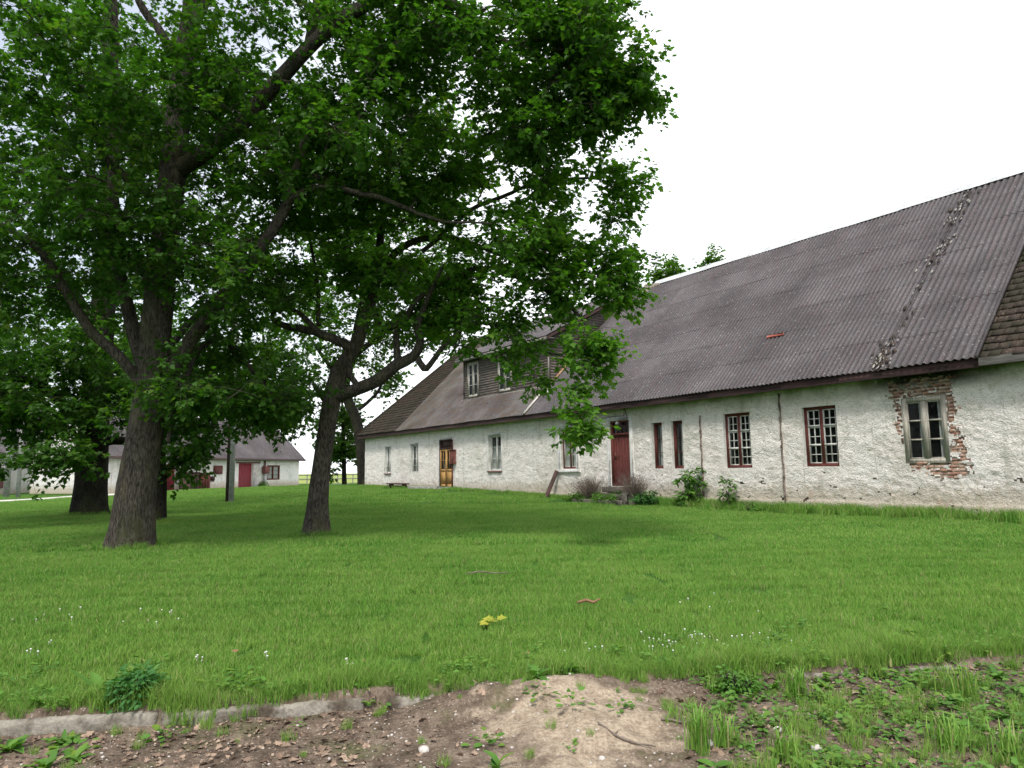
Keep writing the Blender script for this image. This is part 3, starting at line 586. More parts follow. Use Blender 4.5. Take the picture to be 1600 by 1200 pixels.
# shingled parts
def shingles(name, u0, u1, s0, s1, course=.235, w=.22, clip=False, off=0.):
    mb = MB(RTW); s = s0; j = 0
    while s < s1:
        u = u0-(j % 2)*w*.5
        while u < u1:
            a, b = max(u, u0), min(u+w*.97, u1)
            if clip: b = min(b, umaxf(s)); 
            if b-a > .03:
                t = s-rng.random()*.02; e = min(s+course*1.25, s1); h = .03+rng.random()*.02+off
                sg = float(sag(a, s)); bb = min(b, umaxf(e)) if clip else b
                mb.add([(a, t, h-.025+sg), (b, t, h-.025+sg), (a, t, h+sg), (b, t, h+sg), (a, e, off+.004+sg), (max(bb, a), e, off+.004+sg)], [[0, 1, 3, 2], [2, 3, 5, 4], [0, 2, 4], [1, 5, 3]], rng.random())
            u += w
        s += course; j += 1
    return mb.build(name, MT['tiles'], house)
o = shingles('shingle_roof', -14, EDGE_R-.02, 0, LS, off=-.03); o['label'] = 'brown mossy shingle roof at the right end'
o = shingles('shingle_roof', 35.2, 40.6, 0, LS, .25, .25, True, .012); o['label'] = 'dark mossy shingles beside the hip'
# roof deck under everything, back slope, hip end
mb = MB(RTW); mb.quad((-14, 0.02, -.05), (40.5, 0.02, -.05), (36.25, LS, -.05), (-14, LS, -.05)); mb.build('roof_deck', MT['darkwood'], house)
mb = hmb(); zr = 9.2; mb.quad((-14, 11.4, 3.4), (40.6, 11.4, 3.4), (36.3, 5.5, zr), (-14, 5.5, zr)); mb.add([(40.6, -.4, 3.42), (40.6, 11.4, 3.42), (36.3, 5.5, zr)], [[0, 1, 2]]); mb.build('rear_roof', MT['tiles'], house)
mb = hmb(); mb.tube([(40.6, -.4, 3.47), (38.45, 2.55, 6.37), (36.3, 5.5, 9.27)], [.07, .07, .07], 7); mb.build('hip_ridge', MT['tiles'], house, True)
# ridge cap sheets
mb = hmb(); u = -14.
while u < 20.9:
    e = min(u+1.9, 21.3); h = rng.random()*.015
    mb.quad((u, 5.3, 9.05+h), (e+.05, 5.3, 9.05+h), (e+.05, 5.5, 9.28+h), (u, 5.5, 9.28+h)); mb.quad((u, 5.5, 9.28+h), (e+.05, 5.5, 9.28+h), (e+.05, 5.85, 8.98+h), (u, 5.85, 8.98+h)); u += 1.9
mb.build('ridge_cap', MT['metal'], house)
mb = hmb()
for i in range(26):
    u = rng.uniform(20.9, 22.6); d_ = rng.uniform(5.0, 5.7); h = 3.4+(min(d_, 11-d_)+.4)*KR; s = rng.uniform(.05, .14); mb.box(u, u+s*1.6, d_, d_+s, h+.02, h+.05+s*.6, rng.random(), .008)
tag(mb.build('crumbled_ridge_mortar', MT['mortar'], house), kind='stuff')
# verge board beside shingles, flashing at the dormer
mb = MB(RTW); mb.box(EDGE_R-.03, EDGE_R+.03, -.03, LS-.2, .0, .075); mb.build('verge_strip', MT['roof'], house)
mb = MB(RTW); mb.box(22.86, 23.02, 1.85, 4.6, .03, .075); mb.build('flashing_board', MT['orange'], house)
mb = MB(RTW); mb.box(22.98, 23.14, .0, 1.5, .055, .085).box(22.5, 22.98, 1.15, 1.5, .055, .085); mb.build('pale_patch_board', MT['palewood'], house)
mb = MB(RTW); mb.box(12.25, 12.8, 2.17, 2.27, .04, .075, bev=.01); mb.build('red_roof_batten', MT['redplas'], house)
# smooth repair strip and broken bits
def bits(name, mat, n, seed, size):
    r = np.random.default_rng(seed); mb = MB(RTW)
    for i in range(n):
        s = r.choice([r.uniform(.02, 1.3), r.uniform(.02, .7), r.uniform(4.1, 5.6), r.uniform(6.2, 8.0), r.uniform(.1, 8.)]); u = 8.72+.08*sin(s*2.)+r.normal(0, .11); w = r.uniform(*size); th = r.uniform(0, 3)
        V = []; k = 5
        for h in (0., .004+.012*r.random()):
            for q in range(k): t = th+q*2*pi/k+r.normal(0, .25); V.append((u+w*cos(t)*.7, s+w*1.9*sin(t), .028+h))
        mb.add(V, [[q, (q+1) % k, k+(q+1) % k, k+q] for q in range(k)]+[list(range(k, 2*k))])
    return tag(mb.build(name, mat, house), kind='stuff')
bits('broken_sheet_bits', MT['greywood'], 12, 3, (.02, .06)); bits('roof_rubble', MT['tiles'], 110, 4, (.02, .06)); bits('moss_lumps', MT['stone'], 70, 5, (.015, .05))
mb = MB(RTW)
# eaves: fascia, soffit, grey board on the right
mb = hmb(); mb.box(EDGE_R, 40.5, -.36, -.32, 3.2, 3.38, bev=.004).box(EDGE_R, 40.5, -.32, .05, 3.3, 3.33); mb.build('eaves_board', MT['darkwood'], house)
mb = hmb(); mb.box(-14, EDGE_R-.01, -.4, -.36, 3.22, 3.4, bev=.004).box(-14, EDGE_R-.01, -.36, .05, 3.24, 3.27); mb.build('grey_eaves_board', MT['eavegrey'], house)
mb = hmb(); mb.box(40.5, 40.56, -.36, 11.2, 3.2, 3.38); mb.build('hip_eaves_board', MT['darkwood'], house)
# dormer
du0, du1, dd = 23.0, 29.96, .85; DW = [(28.55, 29.55, 4.72, 6.42), (25.75, 26.85, 4.72, 6.42)]
mb = hmb(); z = 4.5; 
while z < 6.6:
    for a, b in ((du0+.07, 25.75), (26.85, 28.55), (29.55, du1-.06)):
        x = a
        while x < b: 
            e = min(b, x+rng.uniform(1.5, 3.5)); mb.box(x+.002, e-.002, dd+rng.normal(0, .003), dd+.03, z+.003, z+.112, rng.random()); x = e
    for a, b in ((25.75, 26.85), (28.55, 29.55)):
        if z < 4.66 or z > 6.42: mb.box(a, b, dd, dd+.03, z+.003, z+.112)
    z += .115
mb.box(du0, du0+.07, dd-.02, dd+.05, 4.5, 6.75).box(du1-.06, du1, dd-.02, dd+.05, 4.5, 6.75)
# right cheek boards and left cheek
z = 4.6; SL = 2.55/4.65
while z < 9.0:
    d0 = max(dd+.05, 0); d1 = (z-3.4)/KR-.4
    dlo = dd+.05 if z < 6.7 else dd+(z-6.6)/SL
    if d1 > dlo: mb.box(du0+.015+rng.normal(0, .003), du0+.05, dlo, d1+.1, z+.003, z+.112)
    if d1 > dlo: mb.box(du1-.05, du1-.02, dlo, d1+.1, z+.003, z+.112)
    z += .115
mb.build('dormer_boarding', MT['boards'], house)
mb = hmb(); mb.box(du0+.3, du1-.1, dd+.5, dd+.55, 4.7, 6.6); mb.box(du0-.01, du0+.08, dd-.028, dd-.021, 4.6, 6.7); mb.build('dormer_lining', MT['greywoodv'], house)
mb = hmb(); mb.box(du0, du1, dd-.03, dd-.004, 4.56, 4.66); mb.build('dormer_sill_board', MT['greywood'], house)
for o, lab in zip(DW, ('left window of the boarded dormer', 'right window of the boarded dormer behind leaves')):
    window('dormer_window', o, MT['greywoodv'], MT['whitepaint'], 1, 3, house, HT, rec=dd+.0, curtain=None, fwid=.1, label=lab, sub=None)
# dormer roof: own little sheets
nu = int((du1+.3-du0+.3)/.15*6); uu = np.linspace(du0-.3, du1+.3, nu); X = []
for j, t in enumerate(np.linspace(0, 1, 6)): X.append(np.stack([uu, np.full(nu, dd-.35+(5.5-dd+.35)*t), 6.62+(9.22-6.62)*t+.016*np.sin(uu*2*pi/.15)+(.03 if j == 0 else .03)], -1))
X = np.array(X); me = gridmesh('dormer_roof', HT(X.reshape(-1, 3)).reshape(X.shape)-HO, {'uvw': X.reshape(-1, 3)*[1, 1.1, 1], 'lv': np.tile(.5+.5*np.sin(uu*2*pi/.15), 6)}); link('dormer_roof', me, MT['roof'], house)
mb = hmb(); mb.box(du0-.28, du1+.28, dd-.33, dd-.29, 6.48, 6.62).box(du0-.28, du1+.28, dd-.29, dd+.1, 6.57, 6.59); mb.box(du0-.28, du0-.24, dd-.33, dd-.28, 6.48, 6.62); mb.build('dormer_fascia', MT['greywood'], house)
mb = hmb(); mb.quad((du0-.28, dd-.33, 6.5), (du0-.28, 5.5, 9.1), (du0-.28, 5.5, 9.22), (du0-.28, dd-.33, 6.63)).quad((du1+.28, dd-.33, 6.5), (du1+.28, 5.5, 9.1), (du1+.28, 5.5, 9.22), (du1+.28, dd-.33, 6.63)).quad((du0-.28, dd-.33, 6.5), (du1+.28, dd-.33, 6.5), (du1+.28, 5.5, 9.1), (du0-.28, 5.5, 9.1)); mb.build('dormer_soffit', MT['darkwood'], house)

# steps, slab, bench board, plank at the house
def htz(u, d): w = HT([[u, d, 0]])[0]; return float(gh(w[0], w[1]))
def hthing(name, label, cat, u, d): w = HT([[u, d, htz(u, d)]])[0]; return empty(name, tuple(w), label, cat)
t = hthing('door_steps', 'crumbling overgrown stone steps below the dark red door', 'steps', 18, -.5)
mb = hmb(); mb.box(17.2, 18.9, -.55, -.02, .2, .38, bev=.03); mb.build('upper_step', MT['rubblestone'], t)
mb = hmb(); mb.box(16.9, 19.5, -1.0, -.5, -.05, .2, bev=.03); mb.build('lower_step', MT['rubblestone'], t)
mb = hmb(); mb.box(16.75, 17.15, -.9, -.4, -.05, .45, bev=.05); mb.build('side_block', MT['rubblestone'], t)
mb = hmb(); mb.box(17.3, 18.7, -.3, -.03, .42, .6, bev=.02); mb.build('threshold', MT['rubblestone'], t)
t = hthing('door_slab', 'low pale stone slab in front of the ochre door', 'doorstep', 30.5, -.5)
mb = hmb(); z = htz(30.5, -.5); mb.box(29.5, 32.6, -.9, -.1, z-.1, z+.12, bev=.03); mb.build('slab', MT['stone'], t)
t = hthing('low_bench', 'low dark board bench against the white wall left of the ochre door', 'bench', 34.6, -.4)
z = htz(34.6, -.4); mb = hmb(); mb.box(33.9, 36.0, -.5, -.15, z+.2, z+.26, bev=.01); mb.build('seat', MT['darkwood'], t)
for uu_ in (34.1, 35.7): mb = hmb(); mb.box(uu_, uu_+.1, -.45, -.2, z-.05, z+.2); mb.build('leg', MT['darkwood'], t)
def prism_between(p0, p1, w, th, name, mat, label, cat):
    p0 = np.array(p0); p1 = np.array(p1); a = p1-p0; a /= np.linalg.norm(a); s = np.cross(a, [.5, .8, .1]); s /= np.linalg.norm(s); b = np.cross(a, s)
    V = [p+s*i*w/2+b*j*th/2 for p in (p0, p1) for i, j in ((-1, -1), (1, -1), (1, 1), (-1, 1))]; mb = MB()
    mb.add(V, [[0, 1, 2, 3], [4, 5, 6, 7]]+[[i, (i+1) % 4, 4+(i+1) % 4, 4+i] for i in range(4)]); return tag(mb.build(name, mat, None, loc=tuple(p0)), label, cat)
w0 = HT([[21.75, -.42, htz(21.9, -.42)-.05]])[0]; w1 = HT([[21.42, -.1, 1.17]])[0]
prism_between(w0, w1, .14, .07, 'leaning_plank', MT['darkwood'], 'short red-brown plank leaning on the wall below the plaster-framed window', 'plank')
w0 = HT([[5.75, -.4, .0]])[0]; w1 = HT([[5.75, -.36, .75]])[0]
prism_between(w0, w1, .1, .08, 'red_post', MT['redpaint'], 'dark red stub post at the wall foot on the right edge', 'post')

# ------------------------------------------------------------------ far barn and left building
def facade(P0, P1, h0):
    P0 = np.array(P0, float); P1 = np.array(P1, float); L = np.linalg.norm(P1-P0); a = (P1-P0)/L; n = np.array([-a[1], a[0]])  # left of the direction = into the building
    def T(V): V = np.asarray(V, float); return np.stack([P0[0]+a[0]*V[:, 0]+n[0]*V[:, 1], P0[1]+a[1]*V[:, 0]+n[1]*V[:, 1], h0+V[:, 2]], -1)
    def hit(x, y):
        d = ray(x, y); A = np.array([[a[0], -d[0]], [a[1], -d[1]]]); s, t = np.linalg.solve(A, -P0+CAM[:2]); return s, CAM[2]+t*d[2]-h0
    return T, hit, L
BT, bhit, BL = facade((-26.0, 45.6), (-19.6, 65.4), .15)
barn = empty('red_door_barn', tuple(BT([[BL/2, 0, 0]])[0]), 'white barn with a barn-red door and grey corrugated roof beyond the lawn', 'barn')
def rect(hit, x0, y0, x1, y1):
    a = hit(x0, y1); b = hit(x1, y0); return (a[0], b[0], a[1], b[1])
BD = rect(bhit, 372, 724, 394.5, 761); BWn = rect(bhit, 416.5, 727, 437.5, 750); BD = (BD[0], BD[1], 0.02, BD[3])
def plainwall(T, L, H, dep, openings, mat, root, cell=.25):
    us = lines(0, L, cell, [x for o in openings for x in o[:2]]); zs = lines(-.3, H, cell, [x for o in openings for x in o[2:]])
    UU, ZZ = np.meshgrid(us, zs); cu = (UU[:-1, :-1]+UU[1:, 1:])/2; cz = (ZZ[:-1, :-1]+ZZ[1:, 1:])/2; keep = np.ones(cu.shape, bool)
    for a, b, c, d in openings: keep &= ~((cu > a) & (cu < b) & (cz > c) & (cz < d))
    V = np.stack([UU, UU*0, ZZ], -1); o_ = np.array(root.location)
    ob = link('wall', gridmesh('wall', T(V.reshape(-1, 3)).reshape(V.shape)-o_, {'uvw': V.reshape(-1, 3)}, True, keep), mat, root)
    mb = MB(T); mb.quad((0, 0, -.3), (0, dep, -.3), (0, dep, H), (0, 0, H)).quad((L, 0, -.3), (L, dep, -.3), (L, dep, H), (L, 0, H)).quad((0, dep, -.3), (L, dep, -.3), (L, dep, H), (0, dep, H))
    R = H+dep/2*.95; mb.add([(0, 0, H), (0, dep, H), (0, dep/2, R)], [[0, 1, 2]]).add([(L, 0, H), (L, dep, H), (L, dep/2, R)], [[0, 1, 2]])
    for a, b, c, d in openings: e = .3; mb.quad((a, 0, c), (a, e, c), (a, e, d), (a, 0, d)).quad((b, 0, c), (b, e, c), (b, e, d), (b, 0, d)).quad((a, 0, c), (b, 0, c), (b, e, c), (a, e, c)).quad((a, 0, d), (b, 0, d), (b, e, d), (a, e, d))
    mb.build('side_walls', mat, root)
def gable(T, L, H, dep, mat, root, over=.45, pitch=.18, amp=.02, k=.95):
    n = int((L+2*over)/pitch*6); uu = np.linspace(-over, L+over, n); o_ = np.array(root.location)
    for sgn, nm in ((0, 'roof'), (1, 'roof')):
        X = []
        for t in np.linspace(0, 1, 7):
            d_ = -over+(dep/2+over)*t; z = H+.05+d_*k+.012*(1 if int(t*6) % 2 else 0)
            dd_ = d_ if sgn == 0 else dep-d_; X.append(np.stack([uu, np.full(n, dd_), z+amp*np.sin(uu*2*pi/pitch)+np.zeros(n)], -1))
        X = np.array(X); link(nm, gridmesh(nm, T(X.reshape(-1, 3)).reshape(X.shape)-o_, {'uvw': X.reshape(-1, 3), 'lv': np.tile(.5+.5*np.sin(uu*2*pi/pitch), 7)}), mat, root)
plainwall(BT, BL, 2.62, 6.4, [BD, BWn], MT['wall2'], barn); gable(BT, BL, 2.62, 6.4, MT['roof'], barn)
mb = MB(BT); mb.box(-.4, BL+.4, -.42, -.36, 2.1+.1, 2.36); mb.box(-.4, BL+.4, -.36, .05, 2.3, 2.34); mb.build('fascia', MT['darkwood'], barn)
door_leaf('door', BT, BD[0], BD[1], BD[2], BD[3], .08, MT['brightred'], barn, 8)
x0, z0 = bhit(394.5, 761); x1, z1 = bhit(405, 724.5)
mb = MB(BT); mb.box(BD[1]+.02, x1, -.06, .0, .02, BD[3], bev=.01); mb.build('white_door_leaf', MT['palewood'], barn)
mb = MB(BT); mb.box(BD[0]-.3, x1+.1, -.1, .0, BD[3]+.01, BD[3]+.09); mb.build('door_rail', MT['rust'], barn)
window('window', BWn, MT['redpaint'], MT['redpaint'], 1, 3, barn, BT, rec=.05, fwid=.1, curtain=[(0, 1, 0, 1)])
a = rect(bhit, 333, 727.5, 347, 741); mb = MB(BT); mb.box(a[0], a[1], -.09, .0, a[2], a[3], bev=.015).box(a[0]+.12, a[1]-.12, -.12, -.09, a[2]+.12, a[3]-.12, bev=.01); mb.build('red_hatch', MT['redpaint'], barn)
a = rect(bhit, 408, 728.5, 417, 740); mb = MB(BT); mb.box(a[0], a[1], -.35, -.05, a[2], a[3], bev=.05); o = mb.build('meter_box', MT['rust'], barn)
m_ = (a[0]+a[1])/2; mb = MB(BT); mb.tube([(m_, -.1, a[3]), (m_, -.1, 2.3)], [.06, .06], 8); mb.build('conduit_pipe', MT['rust'], barn, True)
mb = MB(BT); mb.tube([(m_-.1, -.2, -.1), (m_-.1, -.2, a[2])], [.17, .12], 8); mb.build('meter_post', MT['concrete'], barn, True)
s0, z0 = bhit(308, 752); s1, z1 = bhit(329, 752); mb = MB(BT); mb.box(s0, s1, -.35, .0, z0-.06, z0+.05).box(s1-.15, s1, -.4, -.0, z0+.05, z0+.35); mb.build('shelf', MT['darkwood'], barn)
# barn-side clutter: dark red steel gate panels / containers
bx = [((276, 291), (739, 764), 'tall dark brown rusty bin left of the barn hatch', 'darkwood'), ((292, 309), (740, 764), 'dark red steel bin beside the brown bin at the barn', 'redpaint')]
for i, ((xa, xb), (ya, yb), lab, mt) in enumerate(bx):
    s0, z0 = bhit(xa, yb); s1, z1 = bhit(xb, ya); loc = BT([[s0, -1.0, 0]])[0]
    t = empty('rusty_bin', tuple(loc), lab, 'bin', 'bins along the barn wall'); h = max(z1, 1.0)
    mb = MB(BT); mb.box(s0, s1, -1.2, -.2, .08, h, bev=.04)
    for q in range(1, 4): x = s0+(s1-s0)*q/4; mb.box(x-.03, x+.03, -1.24, -1.195, .15, h-.1)
    mb.build('body', MT[mt], t); mb = MB(BT); mb.box(s0-.04, s1+.04, -1.25, -.15, h, h+.06, bev=.02); mb.build('lid', MT['darkwood'], t)
    for q in (s0+.15, s1-.15): mb = MB(BT); mb.tube([(q, -1.25, .06), (q, -1.15, .06)], [.07, .07], 10); mb.build('wheel', MT['darkwood'], t)
s0, z0 = bhit(259, 764); s1, z1 = bhit(272, 735)
mb = MB(BT); mb.box(s0, s1, -.08, .0, 0, 1.9, bev=.02); mb.build('side_door', MT['brightred'], barn)

LT, lhit, LL = facade((-33.5, 45.0), (-38.6, 66.), .05)
T2 = lambda V: LT(np.asarray(V)*[1, 1, 1])
lb = empty('pale_shed', tuple(LT([[8, 0, 0]])[0]), 'long pale rendered shed across the track at the left edge', 'shed')
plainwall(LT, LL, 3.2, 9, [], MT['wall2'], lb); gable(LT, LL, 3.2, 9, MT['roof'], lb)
s0, z0 = lhit(0, 762); mb = MB(LT); mb.box(max(.1, s0-1.2), s0+.35, -.06, .02, .5, 1.5, bev=.01); mb.build('red_hatch', MT['redpaint'], lb)

# poles
def pole(x, y, Y, w0, w1, H, label, twin=False):
    b = at(x, y, Y); z = float(gh(b[0], b[1])); t = empty('utility_pole', (b[0], b[1], z), label, 'pole', 'concrete utility poles')
    mb = MB(); mb.tube([(b[0], b[1], z-.1), (b[0], b[1], z+H)], [w0, w1], 8); mb.build('shaft', MT['concrete'], t)
    if twin: mb = MB(); mb.tube([(b[0]-.16, b[1]+.05, z-.1), (b[0]-.13, b[1]+.05, z+H+1)], [.10, .07], 10); mb.build('wooden_mast', MT['darkwood'], t)
    mb = MB(); mb.box(b[0]-.6, b[0]+.6, b[1]-.05, b[1]+.05, z+H-.5, z+H-.4, bev=.01); arm = mb.build('crossarm', MT['darkwood'], t)
    for q in (-.5, .5): mb = MB(); mb.tube([(b[0]+q, b[1], z+H-.4), (b[0]+q, b[1], z+H-.25), (b[0]+q, b[1], z+H-.2)], [.03, .05, .02], 8); mb.build('insulator', MT['whitepaint'], arm, True)
pole(361, 788, 29.3, .115, .09, 8.2, 'grey concrete pole strapped to a dark mast in front of the red door barn', True)
pole(10, 773, 42, .15, .2, 7, 'thick grey pole nearest the left edge before the pale shed')
pole(28, 774, 41, .11, .1, 7.5, 'thin grey pole just right of the thick one before the pale shed')
#PART2
# ------------------------------------------------------------------ trees
def leaf_tpl(kind):
    if kind == 'lobed':
        h = [(0, 0), (.14, .13), (.05, .40), (.33, .27), (.46, .50), (.62, .24), (1, 0)]
        V = [(x, y, -.22*x*x+.14*abs(y)) for x, y in h]+[(x, -y, -.22*x*x+.14*abs(y)) for x, y in h[1:-1]]
        return np.array(V), [[0, 1, 2, 3, 4, 5, 6], [6, 11, 10, 9, 8, 7, 0]]
    if kind == 'oval':
        V = [(0, 0, 0), (.3, .2, .05), (.7, .2, 0), (1, 0, -.15), (.7, -.2, 0), (.3, -.2, .05)]
        return np.array(V), [[0, 1, 2, 3], [3, 4, 5, 0]]
    V = [(0, 0, 0), (.4, .42, .06), (1, 0, -.2), (.4, -.42, .06)]; return np.array(V), [[0, 1, 2], [2, 3, 0]]
def leaves_mesh(name, P, A, Nn, S, lv, kind, mat, parent):
    """P positions, A leaf axis, Nn leaf normal, S size"""
    tv, tf = leaf_tpl(kind); A = A/(np.linalg.norm(A, axis=1)[:, None]+1e-9); B = np.cross(Nn, A); B /= np.linalg.norm(B, axis=1)[:, None]+1e-9; C = np.cross(A, B)
    V = P[:, None]+S[:, None, None]*(tv[None, :, 0, None]*A[:, None]+tv[None, :, 1, None]*B[:, None]+tv[None, :, 2, None]*C[:, None])
    k = len(tv); fl = np.array([i for f in tf for i in f]); L = (np.arange(len(P))[:, None]*k+fl[None]).ravel(); sz = np.tile([len(f) for f in tf], len(P))
    me = npmesh(name, V.reshape(-1, 3), L, sz, {'lv': np.repeat(lv, k)}); return link(name, me, mat, parent)
def tubes_mesh(name, tl, mat, parent, smooth=True, rough=0.):
    V = []; Fs = []; n0 = 0
    for P, R, n in tl:
        v, f = tube(P, R, n); f = np.array(f)+n0
        V.append(v); Fs.append(f); n0 += len(v)
    V = np.concatenate(V); Fq = np.concatenate(Fs); return link(name, npmesh(name, V, Fq, np.full(len(Fq), 4), None, smooth), mat, parent)
def unit(v): return v/(np.linalg.norm(v, axis=-1, keepdims=True)+1e-9)
def tree(name, label, base, limbs, blobs, leafm, barkm, lsize=.12, kind='lobed', per=55, spread=.55, seed=1, group=None, twigs=6, gap=.0, gfreq=.55, flare=1.5, cat='tree', clear=0.):
    r = np.random.default_rng(seed); base = np.array(base, float); t = empty(name, tuple(base), label, cat, group)
    trunk = []; skel = []; srad = []
    for li, (pts, rad) in enumerate(limbs):
        P = np.array([at(*p) if len(p) == 3 and not isinstance(p, np.ndarray) else p for p in pts]); R = np.array(rad, float)
        if li == 0: P[0] = base-[0, 0, .15]
        Q, S = spline(P, R, .22 if R.max() > .12 else .16); Q = Q-base
        if li == 0: hh = Q[:, 2]; S = S*(1+(flare-1)*np.exp(-np.clip(hh+.1, 0, 9)/.35)); 
        wob = np.cumsum(r.normal(0, .012, Q.shape), 0); wob -= np.linspace(0, 1, len(Q))[:, None]*wob[-1]; Q = Q+wob*(li > 0)
        n = 20 if R.max() > .2 else (10 if R.max() > .06 else 6)
        v, f = tube(Q, S, n); c = np.repeat(Q, n, 0); d = v-c; ang = np.tile(np.arange(n)*2*pi/n, len(Q)); h = np.repeat(np.arange(len(Q))*.22, n)
        lob = 1+.05*np.sin(3*ang+h*.6)+.035*np.sin(5*ang-h*1.3+li)+r.normal(0, .02, len(v))
        if li == 0: lob = lob+.22*np.exp(-np.clip(v[:, 2]+.1, 0, 9)/.3)*np.sin(5*ang+1.)*(1)
        trunk.append((c+d*lob[:, None], f)); skel.append(Q[2 if li == 0 else 1:]); srad.append(S[2 if li == 0 else 1:])
    V = []; Fs = []; n0 = 0
    for v, f in trunk: V.append(v); Fs += [[i+n0 for i in q] for q in f]; n0 += len(v)
    V = np.concatenate(V); link('trunk', npmesh('trunk', V, np.array(Fs), np.full(len(Fs), 4), None, True), barkm, t)
    SK = np.concatenate(skel); SR = np.concatenate(srad); m = SK[:, 2] > min(1.2, SK[:, 2].max()*.3); SK = SK[m]; SR = SR[m]
    SKT = SK[SR > .06]; C = []
    for b in blobs:
        cx, cy, Y, rx, ry, rz, n = b; c = at(cx, cy, Y)-base; sx = rx/F*Y; sy = ry/F*Y; k = 0; tries = 0
        while k < n and tries < n*20:
            tries += 1; q = r.normal(0, 1, 3); q = q/np.linalg.norm(q)*r.random()**.42; p = c+q*[sx, rz, sy]
            if gap and noise.noise(Vector((p+base+seed*3)*gfreq)) < -1+gap: continue
            if clear and len(SKT) and np.min(np.linalg.norm(SKT-p, axis=1)) < clear: continue
            C.append(p); k += 1
    C = np.array(C); cen = SK.mean(0); order = np.argsort([np.min(np.linalg.norm(SK-c, axis=1)) for c in C]); C = C[order]
    bt = []; pool = [SK]; pr = [SR]; PS = SK; PR = SR
    for ci, c in enumerate(C):
        d = np.linalg.norm(PS-c, axis=1)+.4*np.clip(PS[:, 2]-c[2], 0, 9); i = int(np.argmin(d)); a = PS[i]; L = np.linalg.norm(c-a)
        if L < .15: continue
        k = max(4, int(L/.3)); tt = np.linspace(0, 1, k)[:, None]; mid = np.array([0, 0, 1])*(.10*L)*np.sin(tt*pi); P = a+(c-a)*tt+mid+r.normal(0, .035, (k, 3))*np.sin(tt*pi)*min(L, 1.6)
        r0_ = min(PR[i]*.6, .012+.016*L); R = np.linspace(r0_, max(.004, r0_*.35), k); bt.append((P, R, 5 if r0_ > .02 else 4))
        PS = np.vstack([PS, P[1:]]); PR = np.concatenate([PR, R[1:]])
    # twigs and leaves
    n = len(C); Tn = twigs; cc = np.repeat(C, Tn, 0); out = unit(cc-np.repeat(np.tile(cen, (n, 1)), Tn, 0))
    td = unit(r.normal(0, 1, (n*Tn, 3))*[1, 1, .55]+out*.35+[0, 0, .08]); tlen = spread*r.uniform(.55, 1.15, n*Tn); tip = cc+td*tlen[:, None]+np.array([0, 0, -.12])*(tlen[:, None]**2)
    for a, b in zip(cc, tip):
        bt.append((np.array([a, (a+b)/2+[0, 0, .03], b]), np.array([.006, .004, .002]), 3))
    if bt: tubes_mesh('branches', bt, barkm, t)
    m = max(1, per//Tn); idx = np.repeat(np.arange(n*Tn), m); f = r.uniform(.35, 1.05, len(idx))[:, None]
    P = cc[idx]*(1-f)+tip[idx]*f; az = r.uniform(0, 2*pi, len(idx)); A = unit(np.stack([np.cos(az), np.sin(az), r.normal(-.25, .35, len(idx))], -1)+td[idx]*.6)
    Nn = unit(np.stack([r.normal(0, .5, len(idx)), r.normal(0, .5, len(idx)), np.ones(len(idx))], -1)); P = P+A*.03+r.normal(0, .03, P.shape)
    S = lsize*r.uniform(.6, 1.2, len(idx)); cl = np.repeat(r.uniform(0, 1, n), Tn)[idx]; lv = np.clip(.45*cl+.55*r.uniform(0, 1, len(idx)), 0, 1)
    leaves_mesh('crown', P, A, Nn, S, lv, kind, leafm, t); return t, len(idx)
TOT = 0
def gz(p): return np.array([p[0], p[1], float(gh(p[0], p[1]))])
